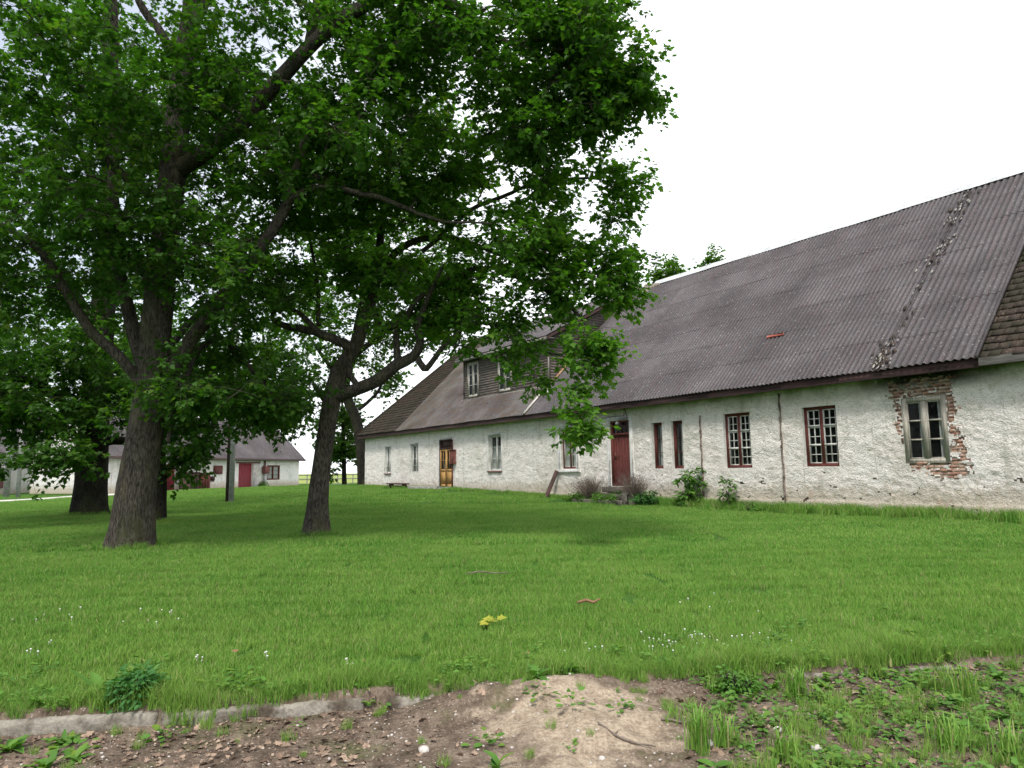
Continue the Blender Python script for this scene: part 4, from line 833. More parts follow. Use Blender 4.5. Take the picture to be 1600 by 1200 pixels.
# A: big leaning maple
bA = gz(at(200, 857, 12.15))
LA = [([(200, 857, 12.15), (212, 760, 12.15), (226, 680, 12.2), (238, 600, 12.2), (246, 500, 12.2), (258, 380, 12.2), (272, 250, 12.2), (285, 120, 12.2), (300, 0, 12.3), (305, -200, 12.4), (300, -450, 12.5)], [.355, .305, .285, .255, .24, .23, .215, .19, .16, .12, .04]),
      ([(275, 270, 12.2), (330, 232, 12.0), (390, 175, 11.8), (435, 122, 11.6), (480, 75, 11.4), (520, 40, 11.2), (570, 12, 11.), (630, -8, 10.8), (690, 5, 10.6), (735, 30, 10.5), (775, 65, 10.4), (830, 70, 10.3), (900, 60, 10.2)], [.15, .15, .14, .13, .12, .115, .105, .095, .08, .07, .05, .03, .015]),
      ([(485, 70, 11.4), (495, 30, 11.5), (500, -30, 11.6), (520, -140, 11.8)], [.09, .08, .06, .03]),
      ([(262, 600, 12.2), (290, 545, 12.1), (330, 490, 12.0), (375, 435, 11.9), (415, 380, 11.8), (450, 320, 11.7), (465, 265, 11.6), (490, 180, 11.5)], [.12, .12, .115, .11, .10, .09, .075, .04]),
      ([(440, 330, 11.7), (480, 298, 11.6), (540, 300, 11.5), (590, 310, 11.4), (640, 332, 11.3), (700, 350, 11.2), (770, 350, 11)], [.06, .06, .058, .052, .04, .025, .012]),
      ([(228, 590, 12.2), (210, 520, 12.3), (196, 460, 12.4), (186, 380, 12.5), (182, 250, 12.7), (178, 100, 12.9), (170, -60, 13)], [.13, .12, .11, .10, .09, .075, .05]),
      ([(222, 600, 12.2), (190, 560, 12.0), (140, 510, 11.8), (100, 450, 11.6), (70, 395, 11.4), (20, 360, 11.2), (-60, 320, 11)], [.10, .09, .085, .075, .06, .045, .03]),
      ([(262, 330, 12.2), (215, 290, 12.0), (160, 240, 11.8), (130, 150, 11.6), (90, 90, 11.4), (40, 40, 11.2)], [.10, .085, .07, .06, .045, .03]),
      ([(285, 110, 12.2), (255, 55, 12.1), (225, 15, 12.0), (190, -60, 11.9)], [.10, .08, .07, .04]),
      ([(300, 40, 12.2), (325, -10, 12.3), (370, -80, 12.4), (420, -200, 12.4)], [.1, .08, .06, .03]),
      ([(262, 690, 12.15), (300, 560, 12.6), (345, 525, 13), (375, 560, 13.3), (410, 600, 13.6), (440, 650, 13.8), (450, 680, 13.9)], [.04, .06, .06, .055, .05, .04, .02])]
BA = [(300, 240, 12, 170, 130, 3.2, 110), (110, 200, 12, 150, 150, 3, 110), (50, 420, 12, 110, 90, 2.5, 60), (190, 380, 11.6, 110, 80, 2.5, 50), (430, 110, 12, 160, 110, 3, 90), (360, 430, 12, 120, 90, 2.2, 55), (470, 250, 12, 120, 110, 2.4, 70),
      (600, 110, 11.5, 150, 110, 2.2, 64), (760, 90, 11, 130, 110, 1.9, 66), (820, 190, 10.8, 85, 70, 1.4, 44), (910, 55, 10.2, 72, 68, 1.1, 52), (960, 125, 10.0, 36, 50, .8, 28), (915, 180, 10.2, 42, 26, .7, 18), (990, 160, 10, 18, 14, .4, 6), (520, 20, 11.4, 60, 40, 1.2, 16), (640, 30, 11, 80, 40, 1.4, 24),
      (600, 250, 11.6, 130, 90, 2.2, 44), (270, 610, 11.4, 55, 26, .7, 10), (380, 604, 12.6, 110, 48, 1.6, 36), (430, 640, 12.8, 40, 26, .8, 9), (320, 560, 12.6, 70, 45, 1.5, 16), (310, 655, 13.0, 46, 30, .9, 12),
      (300, -220, 12, 330, 170, 4.2, 120), (650, -130, 11.5, 240, 120, 3, 90), (0, -100, 12, 200, 180, 3.5, 60), (870, -60, 10.6, 120, 70, 1.8, 40), (60, 30, 9.0, 60, 30, .7, 9), (500, -450, 12.5, 350, 150, 4, 50), (100, -450, 12, 300, 150, 4, 60), (300, -420, 12.5, 300, 140, 4, 60)]
t, k = tree('maple_tree', 'thick leaning maple trunk nearest the camera on the left with a low spray of leaves', bA, LA, BA, MT['leafA'], MT['bark'], .10, 'lobed', 96, .56, 11, flare=1.12, gap=.84, clear=.42, gfreq=.95); TOT += k
mb = MB(); c_ = at(263, 640, 11.98); ex = rt; ez = np.array([.12, 0, 1.]); q = np.linspace(0, 2*pi, 15); ring = [c_+ex*.085*cos(a)*.8+ez*.15*sin(a)+fw*(.05*cos(a)) for a in q]; mb.tube(ring, [.035]*15, 7)
mb.build('branch_scar', MT['bark'], t, True); mb = MB(); mb.add([c_+fw*.03]+ring[:-1], [[0, 1+i, 1+(i+1) % 14] for i in range(14)]); mb.build('bare_heartwood', MT['rubblestone'], t)
# B: crooked tree in the middle
bB = gz(at(492, 838, 13.9))
LB = [([(492, 838, 13.9), (496, 780, 13.9), (503, 720, 13.9), (512, 660, 13.9), (522, 610, 13.9), (533, 575, 13.9), (546, 555, 13.9), (560, 530, 13.9), (572, 492, 13.9), (583, 462, 13.9), (590, 420, 13.9), (594, 380, 13.9), (600, 320, 13.9), (610, 250, 13.8), (625, 150, 13.6)], [.23, .185, .17, .165, .185, .15, .13, .125, .115, .105, .085, .08, .065, .045, .02]),
      ([(518, 622, 13.9), (549, 611, 13.7), (587, 598, 13.5), (618, 573, 13.3), (646, 558, 13.2), (658, 532, 13.1), (655, 508, 13.0), (668, 470, 12.9), (690, 420, 12.8)], [.13, .125, .12, .11, .095, .08, .07, .05, .03]),
      ([(650, 555, 13.2), (662, 577, 13.1), (672, 572, 13.05), (690, 548, 12.9), (710, 525, 12.8), (735, 508, 12.6), (775, 512, 12.4), (830, 540, 12.2), (880, 555, 12.)], [.06, .065, .055, .05, .045, .035, .03, .022, .012]),
      ([(622, 570, 13.3), (621, 535, 13.3), (617, 508, 13.3), (598, 512, 13.4), (585, 492, 13.6), (578, 478, 13.8)], [.07, .065, .06, .06, .065, .07]),
      ([(617, 510, 13.3), (636, 495, 13.2), (650, 470, 13.1), (690, 440, 13), (760, 420, 12.6), (840, 450, 12), (890, 480, 11.6), (925, 520, 11.2), (935, 570, 11)], [.06, .055, .05, .045, .04, .035, .03, .022, .012]),
      ([(560, 604, 13.7), (546, 585, 13.75), (546, 562, 13.8), (552, 545, 13.9)], [.06, .06, .06, .06]),
      ([(552, 552, 13.9), (535, 540, 13.9), (514, 531, 13.9), (476, 518, 14), (440, 512, 14.1), (424, 498, 14.1), (434, 470, 14.2), (440, 420, 14.3)], [.11, .10, .09, .08, .065, .05, .04, .02]),
      ([(514, 531, 13.9), (490, 512, 13.9), (468, 490, 13.9), (445, 482, 14.), (436, 490, 14)], [.06, .055, .05, .045, .03]),
      ([(498, 508, 13.9), (497, 470, 14), (492, 420, 14.1), (480, 350, 14.2)], [.05, .045, .035, .02]),
      ([(515, 628, 13.9), (500, 612, 13.9), (490, 600, 13.9)], [.10, .07, .04]),
      ([(590, 430, 13.9), (640, 380, 13.4), (710, 370, 12.8), (800, 400, 12.2), (880, 420, 11.8), (960, 430, 11.5)], [.08, .065, .055, .04, .03, .012]),
      ([(660, 392, 13.2), (730, 330, 12.6), (820, 290, 12), (900, 280, 11.7), (960, 285, 11.5)], [.05, .045, .035, .025, .01])]
BB = [(640, 400, 13.4, 120, 85, 2.4, 70), (560, 420, 13.8, 80, 60, 1.8, 26), (790, 410, 12.4, 110, 80, 1.8, 64), (885, 440, 11.8, 80, 72, 1.2, 50), (962, 430, 11.5, 30, 60, .6, 22), (930, 555, 11.1, 34, 50, .5, 20), (903, 662, 10.9, 24, 20, .3, 9), (890, 620, 11., 16, 30, .3, 4),
      (700, 500, 13., 45, 30, .8, 9), (765, 500, 12.6, 60, 28, .8, 16), (810, 545, 12.1, 42, 26, .5, 9), (825, 596, 12., 20, 12, .3, 3), (720, 540, 12.7, 30, 14, .4, 4), (440, 460, 14.2, 100, 60, 2.2, 30), (450, 360, 14.2, 90, 80, 2.2, 34), (560, 310, 14, 120, 80, 2.8, 60), (720, 290, 12.8, 125, 80, 2.0, 64), (650, 505, 13.6, 70, 34, 1.2, 24), (600, 440, 14.2, 60, 40, 1.4, 16), (700, 470, 13.2, 60, 30, 1.2, 16),
      (860, 315, 11.9, 70, 48, 1.2, 30), (960, 280, 11.5, 36, 14, .4, 9), (990, 300, 11.4, 14, 12, .3, 4), (965, 345, 11.5, 26, 16, .4, 8), (930, 262, 11.6, 16, 8, .3, 2), (650, 180, 13.4, 130, 80, 2.6, 50)]
t, k = tree('oak_tree', 'crooked slim trunk with looping limbs standing alone before the farmhouse', bB, LB, BB, MT['leafB'], MT['bark'], .105, 'lobed', 66, .42, 12, flare=1.45, gap=.92, clear=.35, gfreq=1.0); TOT += k
# C: thick dark trunk at the far left; D: behind A
bC = gz(at(138, 806, 21.8))
LC = [([(138, 806, 21.8), (142, 740, 21.8), (148, 660, 21.8), (155, 560, 21.8), (165, 440, 21.8), (170, 300, 21.8), (172, 150, 21.8), (170, -50, 21.8), (165, -250, 22)], [.47, .44, .41, .38, .32, .27, .22, .15, .06]),
      ([(148, 680, 21.8), (110, 640, 21), (60, 600, 20), (10, 590, 19), (-60, 600, 18)], [.2, .16, .12, .09, .05]), ([(152, 690, 21.8), (190, 686, 22), (230, 690, 22), (300, 660, 22)], [.16, .14, .10, .05]),
      ([(158, 520, 21.8), (110, 450, 21.5), (60, 380, 21), (0, 300, 20.5)], [.2, .15, .1, .05]), ([(168, 330, 21.8), (120, 230, 21.8), (60, 130, 21.8)], [.15, .1, .05]), ([(165, 400, 21.8), (215, 300, 22), (250, 180, 22)], [.15, .1, .05])]
BC = [(70, 560, 19.5, 130, 70, 3, 90), (40, 640, 18.5, 110, 40, 2, 60), (150, 610, 20.5, 70, 36, 2, 30), (70, 705, 17.5, 60, 22, 1, 14), (10, 720, 17, 40, 20, 1, 8), (60, 300, 21, 140, 140, 4, 70), (200, 150, 22, 150, 150, 4, 60), (100, -50, 22, 200, 140, 4, 50), (215, 480, 22, 60, 80, 3, 20), (-120, 400, 20, 120, 200, 4, 60), (250, 650, 21.5, 50, 26, 1.5, 14)]
t, k = tree('maple_tree', 'very thick dark trunk at the left with low drooping boughs over the lawn', bC, LC, BC, MT['leafA'], MT['bark2'], .14, 'lobed', 84, .75, 13, flare=1.15, gap=.92, clear=.6); TOT += k
bD = gz(at(246, 818, 17.9))
LD = [([(246, 818, 17.9), (246, 740, 17.9), (245, 660, 17.9), (250, 560, 17.9), (262, 430, 18), (275, 280, 18.2), (290, 100, 18.4), (300, -150, 18.6)], [.20, .2, .19, .18, .17, .13, .1, .05]),
      ([(247, 640, 17.9), (300, 590, 18), (350, 575, 18.3), (410, 560, 18.6)], [.1, .09, .07, .03]), ([(250, 560, 17.9), (330, 470, 18.2), (400, 420, 18.6)], [.1, .07, .03]), ([(262, 430, 18), (350, 330, 18.5), (420, 260, 19)], [.1, .07, .03])]
BD_ = [(340, 590, 18.2, 120, 60, 2.5, 60), (370, 636, 18.2, 85, 30, 1.6, 34), (295, 680, 17.8, 36, 34, 1.2, 14), (440, 560, 19, 70, 60, 2, 30), (380, 380, 18.6, 110, 100, 3, 50), (300, 200, 18.6, 160, 150, 3.5, 60), (260, 720, 18, 40, 22, .8, 8), (450, 640, 18.8, 34, 36, 1.2, 10), (200, 640, 18, 30, 40, 1.2, 8)]
t, k = tree('maple_tree', 'slimmer dark trunk half hidden behind the thick leaning maple', bD, LD, BD_, MT['leafA'], MT['bark2'], .13, 'lobed', 66, .65, 14, flare=1.2, gap=.93, clear=.4); TOT += k
# E: bent tree at the house corner
bE = gz(at(568, 760, 45.5)); Y = bE[1]
LE = [([(566, 760, Y), (564, 700, Y), (556, 655, Y), (546, 632, Y), (540, 600, Y), (548, 560, Y), (560, 500, Y), (575, 420, Y), (590, 330, Y)], [.36, .34, .33, .32, .30, .27, .22, .16, .08]),
      ([(545, 632, Y), (535, 612, Y), (525, 590, Y), (505, 560, Y), (480, 520, Y)], [.25, .22, .18, .12, .06]), ([(548, 560, Y), (600, 520, Y), (660, 480, Y)], [.2, .15, .06]), ([(560, 640, Y), (590, 612, Y), (600, 590, Y), (620, 560, Y)], [.12, .1, .08, .04])]
BE = [(600, 420, Y, 120, 90, 4.5, 120), (520, 500, Y, 80, 80, 3.5, 70), (690, 470, Y+2, 70, 60, 3, 50), (640, 530, Y+2, 55, 30, 2.0, 34), (605, 590, Y+1, 26, 30, 1.5, 14), (700, 500, Y+2, 50, 40, 2, 30), (540, 560, Y, 60, 50, 2.5, 30), (480, 590, Y, 30, 30, 1.5, 9), (560, 300, Y, 130, 70, 5, 60), (595, 610, Y+1, 18, 14, 1, 3)]
t, k = tree('maple_tree', 'bent old trunk right at the far corner of the white farmhouse', bE, LE, BE, MT['leafF'], MT['bark2'], .24, 'kite', 60, 1.2, 15, flare=1.15, gap=.8); TOT += k
# F: young tree beyond the corner
bF = gz(at(538, 752, 49)); Y = bF[1]
t, k = tree('young_tree', 'young straight tree with a low rounded crown between the crooked trunk and the house corner', bF, [([(538, 754, Y), (537, 700, Y), (535, 650, Y), (534, 610, Y)], [.17, .14, .09, .04])],
            [(532, 660, Y, 36, 44, 1.6, 50), (548, 702, Y, 34, 24, 1.4, 28), (515, 735, Y, 18, 10, 1, 6), (520, 700, Y, 14, 18, .8, 6)], MT['leafF'], MT['bark2'], .24, 'kite', 70, .8, 16, flare=1.1); TOT += k
# G H: tops over the roof, behind the house
for i, (x, y, Yd, rx, ry, n, lab) in enumerate([(1042, 430, 40, 30, 34, 34, 'bright tree whose rounded top shows over the roof ridge beside the oak leaves'), (1112, 412, 41, 22, 16, 9, 'smaller treetop showing just over the roof ridge to the right of the rounded one')]):
    b = gz(at(x, 735, Yd)); t, k = tree('background_tree', lab, b, [([(x, 735, Yd), (x+2, 600, Yd), (x, 500, Yd), (x, y+10, Yd)], [.3, .25, .16, .05])], [(x, y, Yd, rx, ry, 1.3, n), (x-5, y+90, Yd, rx*1.6, 60, 2, 40)], MT['leafF'], MT['bark2'], .2, 'kite', 66, .65, 20+i, 'trees behind the farmhouse', cat='tree'); TOT += k
# far trees round the barn and shed
for i, (x, yb, Yd, blobs_, lab) in enumerate([
    (325, 752, 84, [(325, 600, 84, 70, 70, 6, 70), (330, 520, 84, 60, 60, 5, 40)], 'tall pale green tree rising straight behind the barn roof'),
    (250, 752, 90, [(245, 600, 88, 60, 90, 6, 70), (240, 500, 88, 60, 60, 5, 40)], 'broad tree behind the left part of the barn'),
    (60, 752, 82, [(60, 600, 82, 80, 100, 7, 90), (80, 480, 82, 70, 70, 6, 50)], 'broad tree behind the pale shed'),
    (195, 756, 62, [(196, 665, 62, 26, 60, 2.5, 46), (200, 560, 62, 40, 60, 3, 40), (196, 730, 62, 18, 22, 1.5, 14)], 'dense bluish green tree seen in the gap between the two thick trunks'),
    (-30, 752, 70, [(-30, 600, 70, 80, 110, 6, 70)], 'large tree beyond the left picture edge by the shed'),
    (410, 752, 110, [(410, 640, 110, 55, 50, 7, 60), (430, 560, 110, 60, 50, 7, 50)], 'farthest rounded tree over the right end of the barn roof')]):
    b = gz(at(x, yb, Yd)); t, k = tree('background_tree', lab, b, [([(x, yb, Yd), (x, 680, Yd), (x+3, 600, Yd), (x, 500, Yd)], [.45, .4, .3, .1])], blobs_, MT['leafF'], MT['bark2'], .42, 'kite', 60, 1.9, 30+i, 'trees round the barn and shed', flare=1.1); TOT += k
print('leaves', TOT)
# hedge and fence far off in the gap by the corner
def shrub(name, label, x, y, Y, rx, ry, n, mat, ls, per=50, kind='oval', grp=None, seed=3, stems=5, sp=.2, cat='shrub'):
    b = gz(at(x, y, Y)); r = np.random.default_rng(seed); h = ry*2/F*Y; w = rx/F*Y
    limbs = [([b+np.array([r.normal(0, w*.1), r.normal(0, w*.1), 0]), b+np.array([r.normal(0, w*.3), r.normal(0, w*.3), h*.5]), b+np.array([r.normal(0, w*.6), r.normal(0, w*.5), h*.95])], [.012+h*.006, .008+h*.004, .003]) for _ in range(stems)]
    return tree(name, label, b, limbs, [(x, y-ry*1.05, Y, rx, ry, w, n)], mat, MT['bark'], ls, kind, per, sp, seed, grp, 5, flare=1., cat=cat)
def wallpt(u, d): w = HT([[u, d, 0]])[0]; return w[1]
shrub('sapling', 'tall leafy ash sapling against the white wall left of the first cable strip', 1079, 791, wallpt(14.8, -.45), 15, 26, 16, MT['weed'], .16, 36, 'oval', 'saplings along the wall', 41, 5, .26, 'sapling')
shrub('sapling', 'thin smaller sapling against the wall below the small-paned window', 1138, 792, wallpt(13.4, -.4), 8, 21, 6, MT['weed'], .13, 30, 'oval', 'saplings along the wall', 42, 3, .2, 'sapling')
shrub('low_bush', 'low yellow-green bush in the grass between the two cable strips', 1172, 810, wallpt(12.4, -.9), 15, 9, 14, MT['weed'], .10, 40, 'oval', None, 43, 5, .14, 'bush')
shrub('low_bush', 'small weed clump right of the stone steps', 1008, 790, wallpt(16.2, -.8), 24, 10, 18, MT['nettle'], .10, 40, 'oval', None, 44, 5, .14, 'bush')
shrub('low_bush', 'low leafy clump left of the stone steps', 905, 786, wallpt(19.6, -1.0), 28, 8, 18, MT['weed'], .09, 40, 'oval', None, 45, 5, .14, 'bush')
shrub('low_bush', 'green weed clump growing over the front of the stone steps', 955, 786, wallpt(17.9, -1.25), 36, 8, 26, MT['weed'], .08, 40, 'oval', None, 47, 6, .12, 'bush')
# dry bushes at the steps
def drybush(label, u, d, w, h, n, seed):
    b = HT([[u, d, 0]])[0]; b = gz(b)+[0, 0, .1]; t = empty('dry_bush', tuple(b), label, 'bush', 'dry bushes at the red door steps'); r = np.random.default_rng(seed); tl = []
    for _ in range(n):
        e = (U*r.normal(0, w)+N*(-abs(r.normal(0, .25)))+np.array([0, 0, h*r.uniform(.4, 1.)])); m = e*.5+r.normal(0, .05, 3); s = np.array([0, 0, 0])+U*r.normal(0, w*.35)-N*.05
        tl.append((np.array([s, m+s, e+s]), np.array([.006, .005, .002]), 3))
        for q in range(4): k = m+s+(e-m)*r.random(); tl.append((np.array([k, k+r.normal(0, .1, 3)]), np.array([.003, .0015]), 3))
    tubes_mesh('twigs', tl, MT['twig'], t)
drybush('dry grey leafless bush right of the dark red door', 16.75, -.5, .34, .95, 230, 5)
drybush('dry grey twiggy bush left of the dark red door', 18.8, -.55, .42, .8, 260, 6)
# bush at the barn
shrub('low_bush', 'small bush at the foot of the barn meter post', 411, 762, 60.5, 7, 5, 8, MT['weed'], .2, 40, 'oval', None, 46, 4, .4, 'bush')

# ------------------------------------------------------------------ grass (stuff)
def grass_patch(name, size, n, h, w, seed, segs=2, spreadh=.5):
    r = np.random.default_rng(seed); x = r.uniform(-size/2, size/2, n); y = r.uniform(-size/2, size/2, n); a = r.uniform(0, 2*pi, n); H = h*r.uniform(.45, 1.25, n); ln = H*r.uniform(.1, .8, n); la = r.uniform(0, 2*pi, n)
    W = w*r.uniform(.7, 1.3, n); br = r.random(n) < .07; W = np.where(br, W*3.2, W); H = np.where(br, H*.55, H); c, s = np.cos(a)*W/2, np.sin(a)*W/2; lx, ly = np.cos(la)*ln, np.sin(la)*ln; z0 = -.02*np.ones(n)
    rows = [np.stack([x-c, y-s, z0], -1), np.stack([x+c, y+s, z0], -1)]
    if segs == 2: rows += [np.stack([x+c*.8+lx*.35, y+s*.8+ly*.35, H*.6], -1), np.stack([x-c*.8+lx*.35, y-s*.8+ly*.35, H*.6], -1)]
    rows += [np.stack([x+lx, y+ly, H], -1)]; V = np.stack(rows, 1); k = V.shape[1]; b = np.arange(n)[:, None]*k
    if segs == 2: L = np.concatenate([b+[0, 1, 2, 3], b+[3, 2, 4]], 1).ravel(); sz = np.tile([4, 3], n)
    else: L = (b+[0, 1, 2]).ravel(); sz = np.full(n, 3)
    return npmesh(name, V.reshape(-1, 3), L, sz, {'lv': np.repeat(r.uniform(0, 1, n), k)})
def instancer(name, pts, meshes, mat, idx, rot, scl, kind='stuff', label=None):
    col = bpy.data.collections.new(name+'_blades')
    for i, me in enumerate(meshes):
        me.materials.append(mat); o = bpy.data.objects.new(name+'_tuft', me); col.objects.link(o)
    me = npmesh(name, pts, [], [], {'rot': rot, 'scl': scl}); a = me.attributes.new('idx', 'INT', 'POINT'); a.data.foreach_set('value', np.asarray(idx, np.int32)); ob = link(name, me); tag(ob, kind=kind, label=label)
    ng = bpy.data.node_groups.new(name, 'GeometryNodeTree'); ng.interface.new_socket('Geometry', in_out='INPUT', socket_type='NodeSocketGeometry'); ng.interface.new_socket('Geometry', in_out='OUTPUT', socket_type='NodeSocketGeometry')
    N_ = ng.nodes; gi = N_.new('NodeGroupInput'); go = N_.new('NodeGroupOutput'); ip = N_.new('GeometryNodeInstanceOnPoints'); ci = N_.new('GeometryNodeCollectionInfo'); ci.inputs[0].default_value = col; ci.inputs[1].default_value = True; ci.inputs[2].default_value = True
    def at_(n_, ty): q = N_.new('GeometryNodeInputNamedAttribute'); q.data_type = ty; q.inputs[0].default_value = n_; return q.outputs[0]
    cx = N_.new('ShaderNodeCombineXYZ'); ng.links.new(at_('rot', 'FLOAT'), cx.inputs[2]); ng.links.new(gi.outputs[0], ip.inputs['Points']); ng.links.new(ci.outputs[0], ip.inputs['Instance']); ip.inputs['Pick Instance'].default_value = True
    ng.links.new(at_('idx', 'INT'), ip.inputs['Instance Index']); ng.links.new(cx.outputs[0], ip.inputs['Rotation']); ng.links.new(at_('scl', 'FLOAT'), ip.inputs['Scale']); ng.links.new(ip.outputs[0], go.inputs[0])
    md = ob.modifiers.new('scatter', 'NODES'); md.node_group = ng; return ob
def inview(x, y, m): return (y > 1) & (np.abs(x) < y*.80+m)
def scatter(name, y0, y1, step, patches, scl, excl=True):
    xs = np.arange(-60, 60, step); ys = np.arange(y0, y1, step); X, Y_ = np.meshgrid(xs, ys); X = X.ravel()+rng.uniform(-.15, .15, X.size)*step; Y_ = Y_.ravel()+rng.uniform(-.15, .15, Y_.size)*step
    p = X*N[0]+Y_*N[1]; ud = X*U[0]+Y_*U[1]; m = inview(X, Y_, 2.0) & ((p < D0-.25-step*.35) | (ud > 42.5)) & (Y_ > kerb_y(X)+.06+step*.5)
    # keep the track clear
    tx = np.interp(Y_, [27, 37.5, 43, 47, 52, 58, 64, 74], [-40, -26.5, -25.2, -24.6, -23.3, -21.3, -19, -17]); m &= ~((np.abs(X-tx) < np.where(Y_ < 46, 2.1, 1.2)) & (Y_ > 26)); m &= ~((Y_ > 42) & (X < tx-0.5) & (Y_ > 44+(X+26)*3.1))
    X, Y_ = X[m], Y_[m]; n = len(X); Z = gh(X, Y_); S = scl*rng.uniform(.85, 1.15, n)
    return instancer(name, np.stack([X, Y_, Z], -1), patches, MT['grass'], rng.integers(0, len(patches), n), rng.integers(0, 4, n)*pi/2+rng.normal(0, .2, n), S)
near = [grass_patch('blades', .56, 2300, .055, .0042, 50+i) for i in range(5)]
scatter('near_grass', 5.0, 11.6, .5, near, 1.)
mid = [grass_patch('blades', 1.12, 4000, .06, .008, 60+i) for i in range(4)]
scatter('middle_grass', 11.4, 22, 1., mid, 1.)
far = [grass_patch('blades', 2.3, 4600, .07, .018, 70+i, 1) for i in range(4)]
scatter('far_grass', 21.5, 64, 2., far, 1.)
# rim of grass behind the kerb and along the wall, in small uneven tufts
tf = [grass_patch('blades', .16, 70, .15, .005, 80+i) for i in range(5)]
X = np.concatenate([rng.uniform(-5, 5.2, 2300), rng.uniform(.9, 5.2, 600)]); Y_ = kerb_y(X)+.02+rng.exponential(.16, 2900)+.05*np.sin(X*4)*(X < .9); s = rng.uniform(.2, .8, 2900)*(.75+.5*np.sin(X*2.3+1)**2)
Xr = rng.uniform(.7, 5.2, 330); Yr = kerb_y(Xr)-rng.uniform(.02, 1.9, 330); keepr = (Xr+rng.normal(0, .35, 330) > 1.15) ; Xr, Yr = Xr[keepr], Yr[keepr]
Xl = rng.uniform(-4.5, 1., 60); Yl = kerb_y(Xl)-rng.uniform(.05, 1.2, 60)
uw = rng.uniform(5, 41, 1500); dw_ = -.08-rng.exponential(.16, 1500); Wp = HT(np.stack([uw, dw_, uw*0], -1))
tb = []
for q_, rr_ in ((bA, .36), (bB, .24), (bC, .5), (bD, .22)):
    for _ in range(90): a_ = rng.uniform(0, 6.3); r_ = rr_*1.05+rng.exponential(.09); tb.append((q_[0]+r_*cos(a_), q_[1]+r_*sin(a_)))
tb = np.array(tb)
ZZr = np.array([dirt_z(a, b) for a, b in zip(Xr, Yr)]); ZZl = np.array([dirt_z(a, b) for a, b in zip(Xl, Yl)])
PX = np.concatenate([X, Xr, Xl, Wp[:, 0], tb[:, 0]]); PY = np.concatenate([Y_, Yr, Yl, Wp[:, 1], tb[:, 1]]); PZ = np.concatenate([gh(X, Y_), ZZr, ZZl, gh(Wp[:, 0], Wp[:, 1]), gh(tb[:, 0], tb[:, 1])])
SS = np.concatenate([s, rng.uniform(.25, .75, len(Xr)), rng.uniform(.15, .5, len(Xl)), rng.uniform(.5, 1.0, 1500)*np.where(uw < 20, 2., 1.), rng.uniform(.4, 1.1, len(tb))])
instancer('rough_grass_edge', np.stack([PX, PY, PZ], -1), tf, MT['grass'], rng.integers(0, 5, len(PX)), rng.uniform(0, 6, len(PX)), SS)

# low broad-leaved ground cover (stuff)
def cover_tuft(sd, n, L):
    r = np.random.default_rng(sd); a = r.uniform(0, 6.3, n); rad = r.uniform(0, .07, n); P = np.stack([rad*np.cos(a), rad*np.sin(a), r.uniform(.005, .05, n)], -1)
    A = unit(np.stack([np.cos(a), np.sin(a), r.uniform(-.1, .5, n)], -1)); Nn = unit(np.stack([r.normal(0, .3, n), r.normal(0, .3, n), np.ones(n)], -1)); tv, tf = leaf_tpl('oval'); B = unit(np.cross(Nn, A)); C_ = np.cross(A, B); S = L*r.uniform(.5, 1.2, n)
    V = P[:, None]+S[:, None, None]*(tv[None, :, 0, None]*A[:, None]+1.5*tv[None, :, 1, None]*B[:, None]+tv[None, :, 2, None]*C_[:, None]); k = len(tv); fl = np.array([i for f in tf for i in f])
    return npmesh('cover_leaves', V.reshape(-1, 3), (np.arange(n)[:, None]*k+fl[None]).ravel(), np.tile([len(f) for f in tf], n), {'lv': np.repeat(r.uniform(0, 1, n), k)})
cx_ = np.concatenate([rng.uniform(1.2, 5, 420), rng.uniform(-4.5, -2.2, 60), rng.uniform(-2.4, 1, 14)]); cy_ = kerb_y(cx_)-rng.uniform(.0, 1.8, len(cx_)); cz_ = np.array([dirt_z(a, b) for a, b in zip(cx_, cy_)])
cx2 = rng.uniform(-4.5, 5, 170); cy2 = kerb_y(cx2)+.05+rng.exponential(.25, 170); cx_ = np.concatenate([cx_, cx2]); cy_ = np.concatenate([cy_, cy2]); cz_ = np.concatenate([cz_, gh(cx2, cy2)+.03])
instancer('low_weeds', np.stack([cx_, cy_, cz_], -1), [cover_tuft(90+i, 12+3*i, .032+.004*i) for i in range(4)], MT['weed'], rng.integers(0, 4, len(cx_)), rng.uniform(0, 6, len(cx_)), rng.uniform(.6, 1.5, len(cx_)))
# leaf litter and gravel (stuff)
def flat_litter(name, n, mat, size, region, kind='lobed', tilt=.5):
    P = []
    while len(P) < n:
        x = rng.uniform(-4.6, 4.8); y = kerb_y(x)-rng.uniform(-.02, 2.2)
        if region(x, y) > rng.random(): P.append((x, y, dirt_z(x, y)+.008))
    P = np.array(P); a = rng.uniform(0, 2*pi, n); A = np.stack([np.cos(a), np.sin(a), rng.normal(0, tilt*.6, n)], -1); Nn = unit(np.stack([rng.normal(0, tilt, n), rng.normal(0, tilt, n), np.ones(n)], -1))
    o = leaves_mesh(name, P, A, Nn, size*rng.uniform(.4, 1.3, n), rng.random(n), kind, mat, None); return tag(o, kind='stuff')
sandr = lambda x, y: 0.03 if ((x-.4)/.65)**2+((y-4.6)/.8)**2 < 1 else 1.
flat_litter('leaf_litter', 2200, MT['litter_'], .052, lambda x, y: sandr(x, y)*(1. if x < -.9 and y > 4.1 else (.9 if x > .95 else .25)))
flat_litter('leaf_crumbs', 7000, MT['crumb'], .022, lambda x, y: sandr(x, y)*(1. if x < -.7 else (.9 if x > .95 else .4)), 'kite', .6)
mb = MB(); 
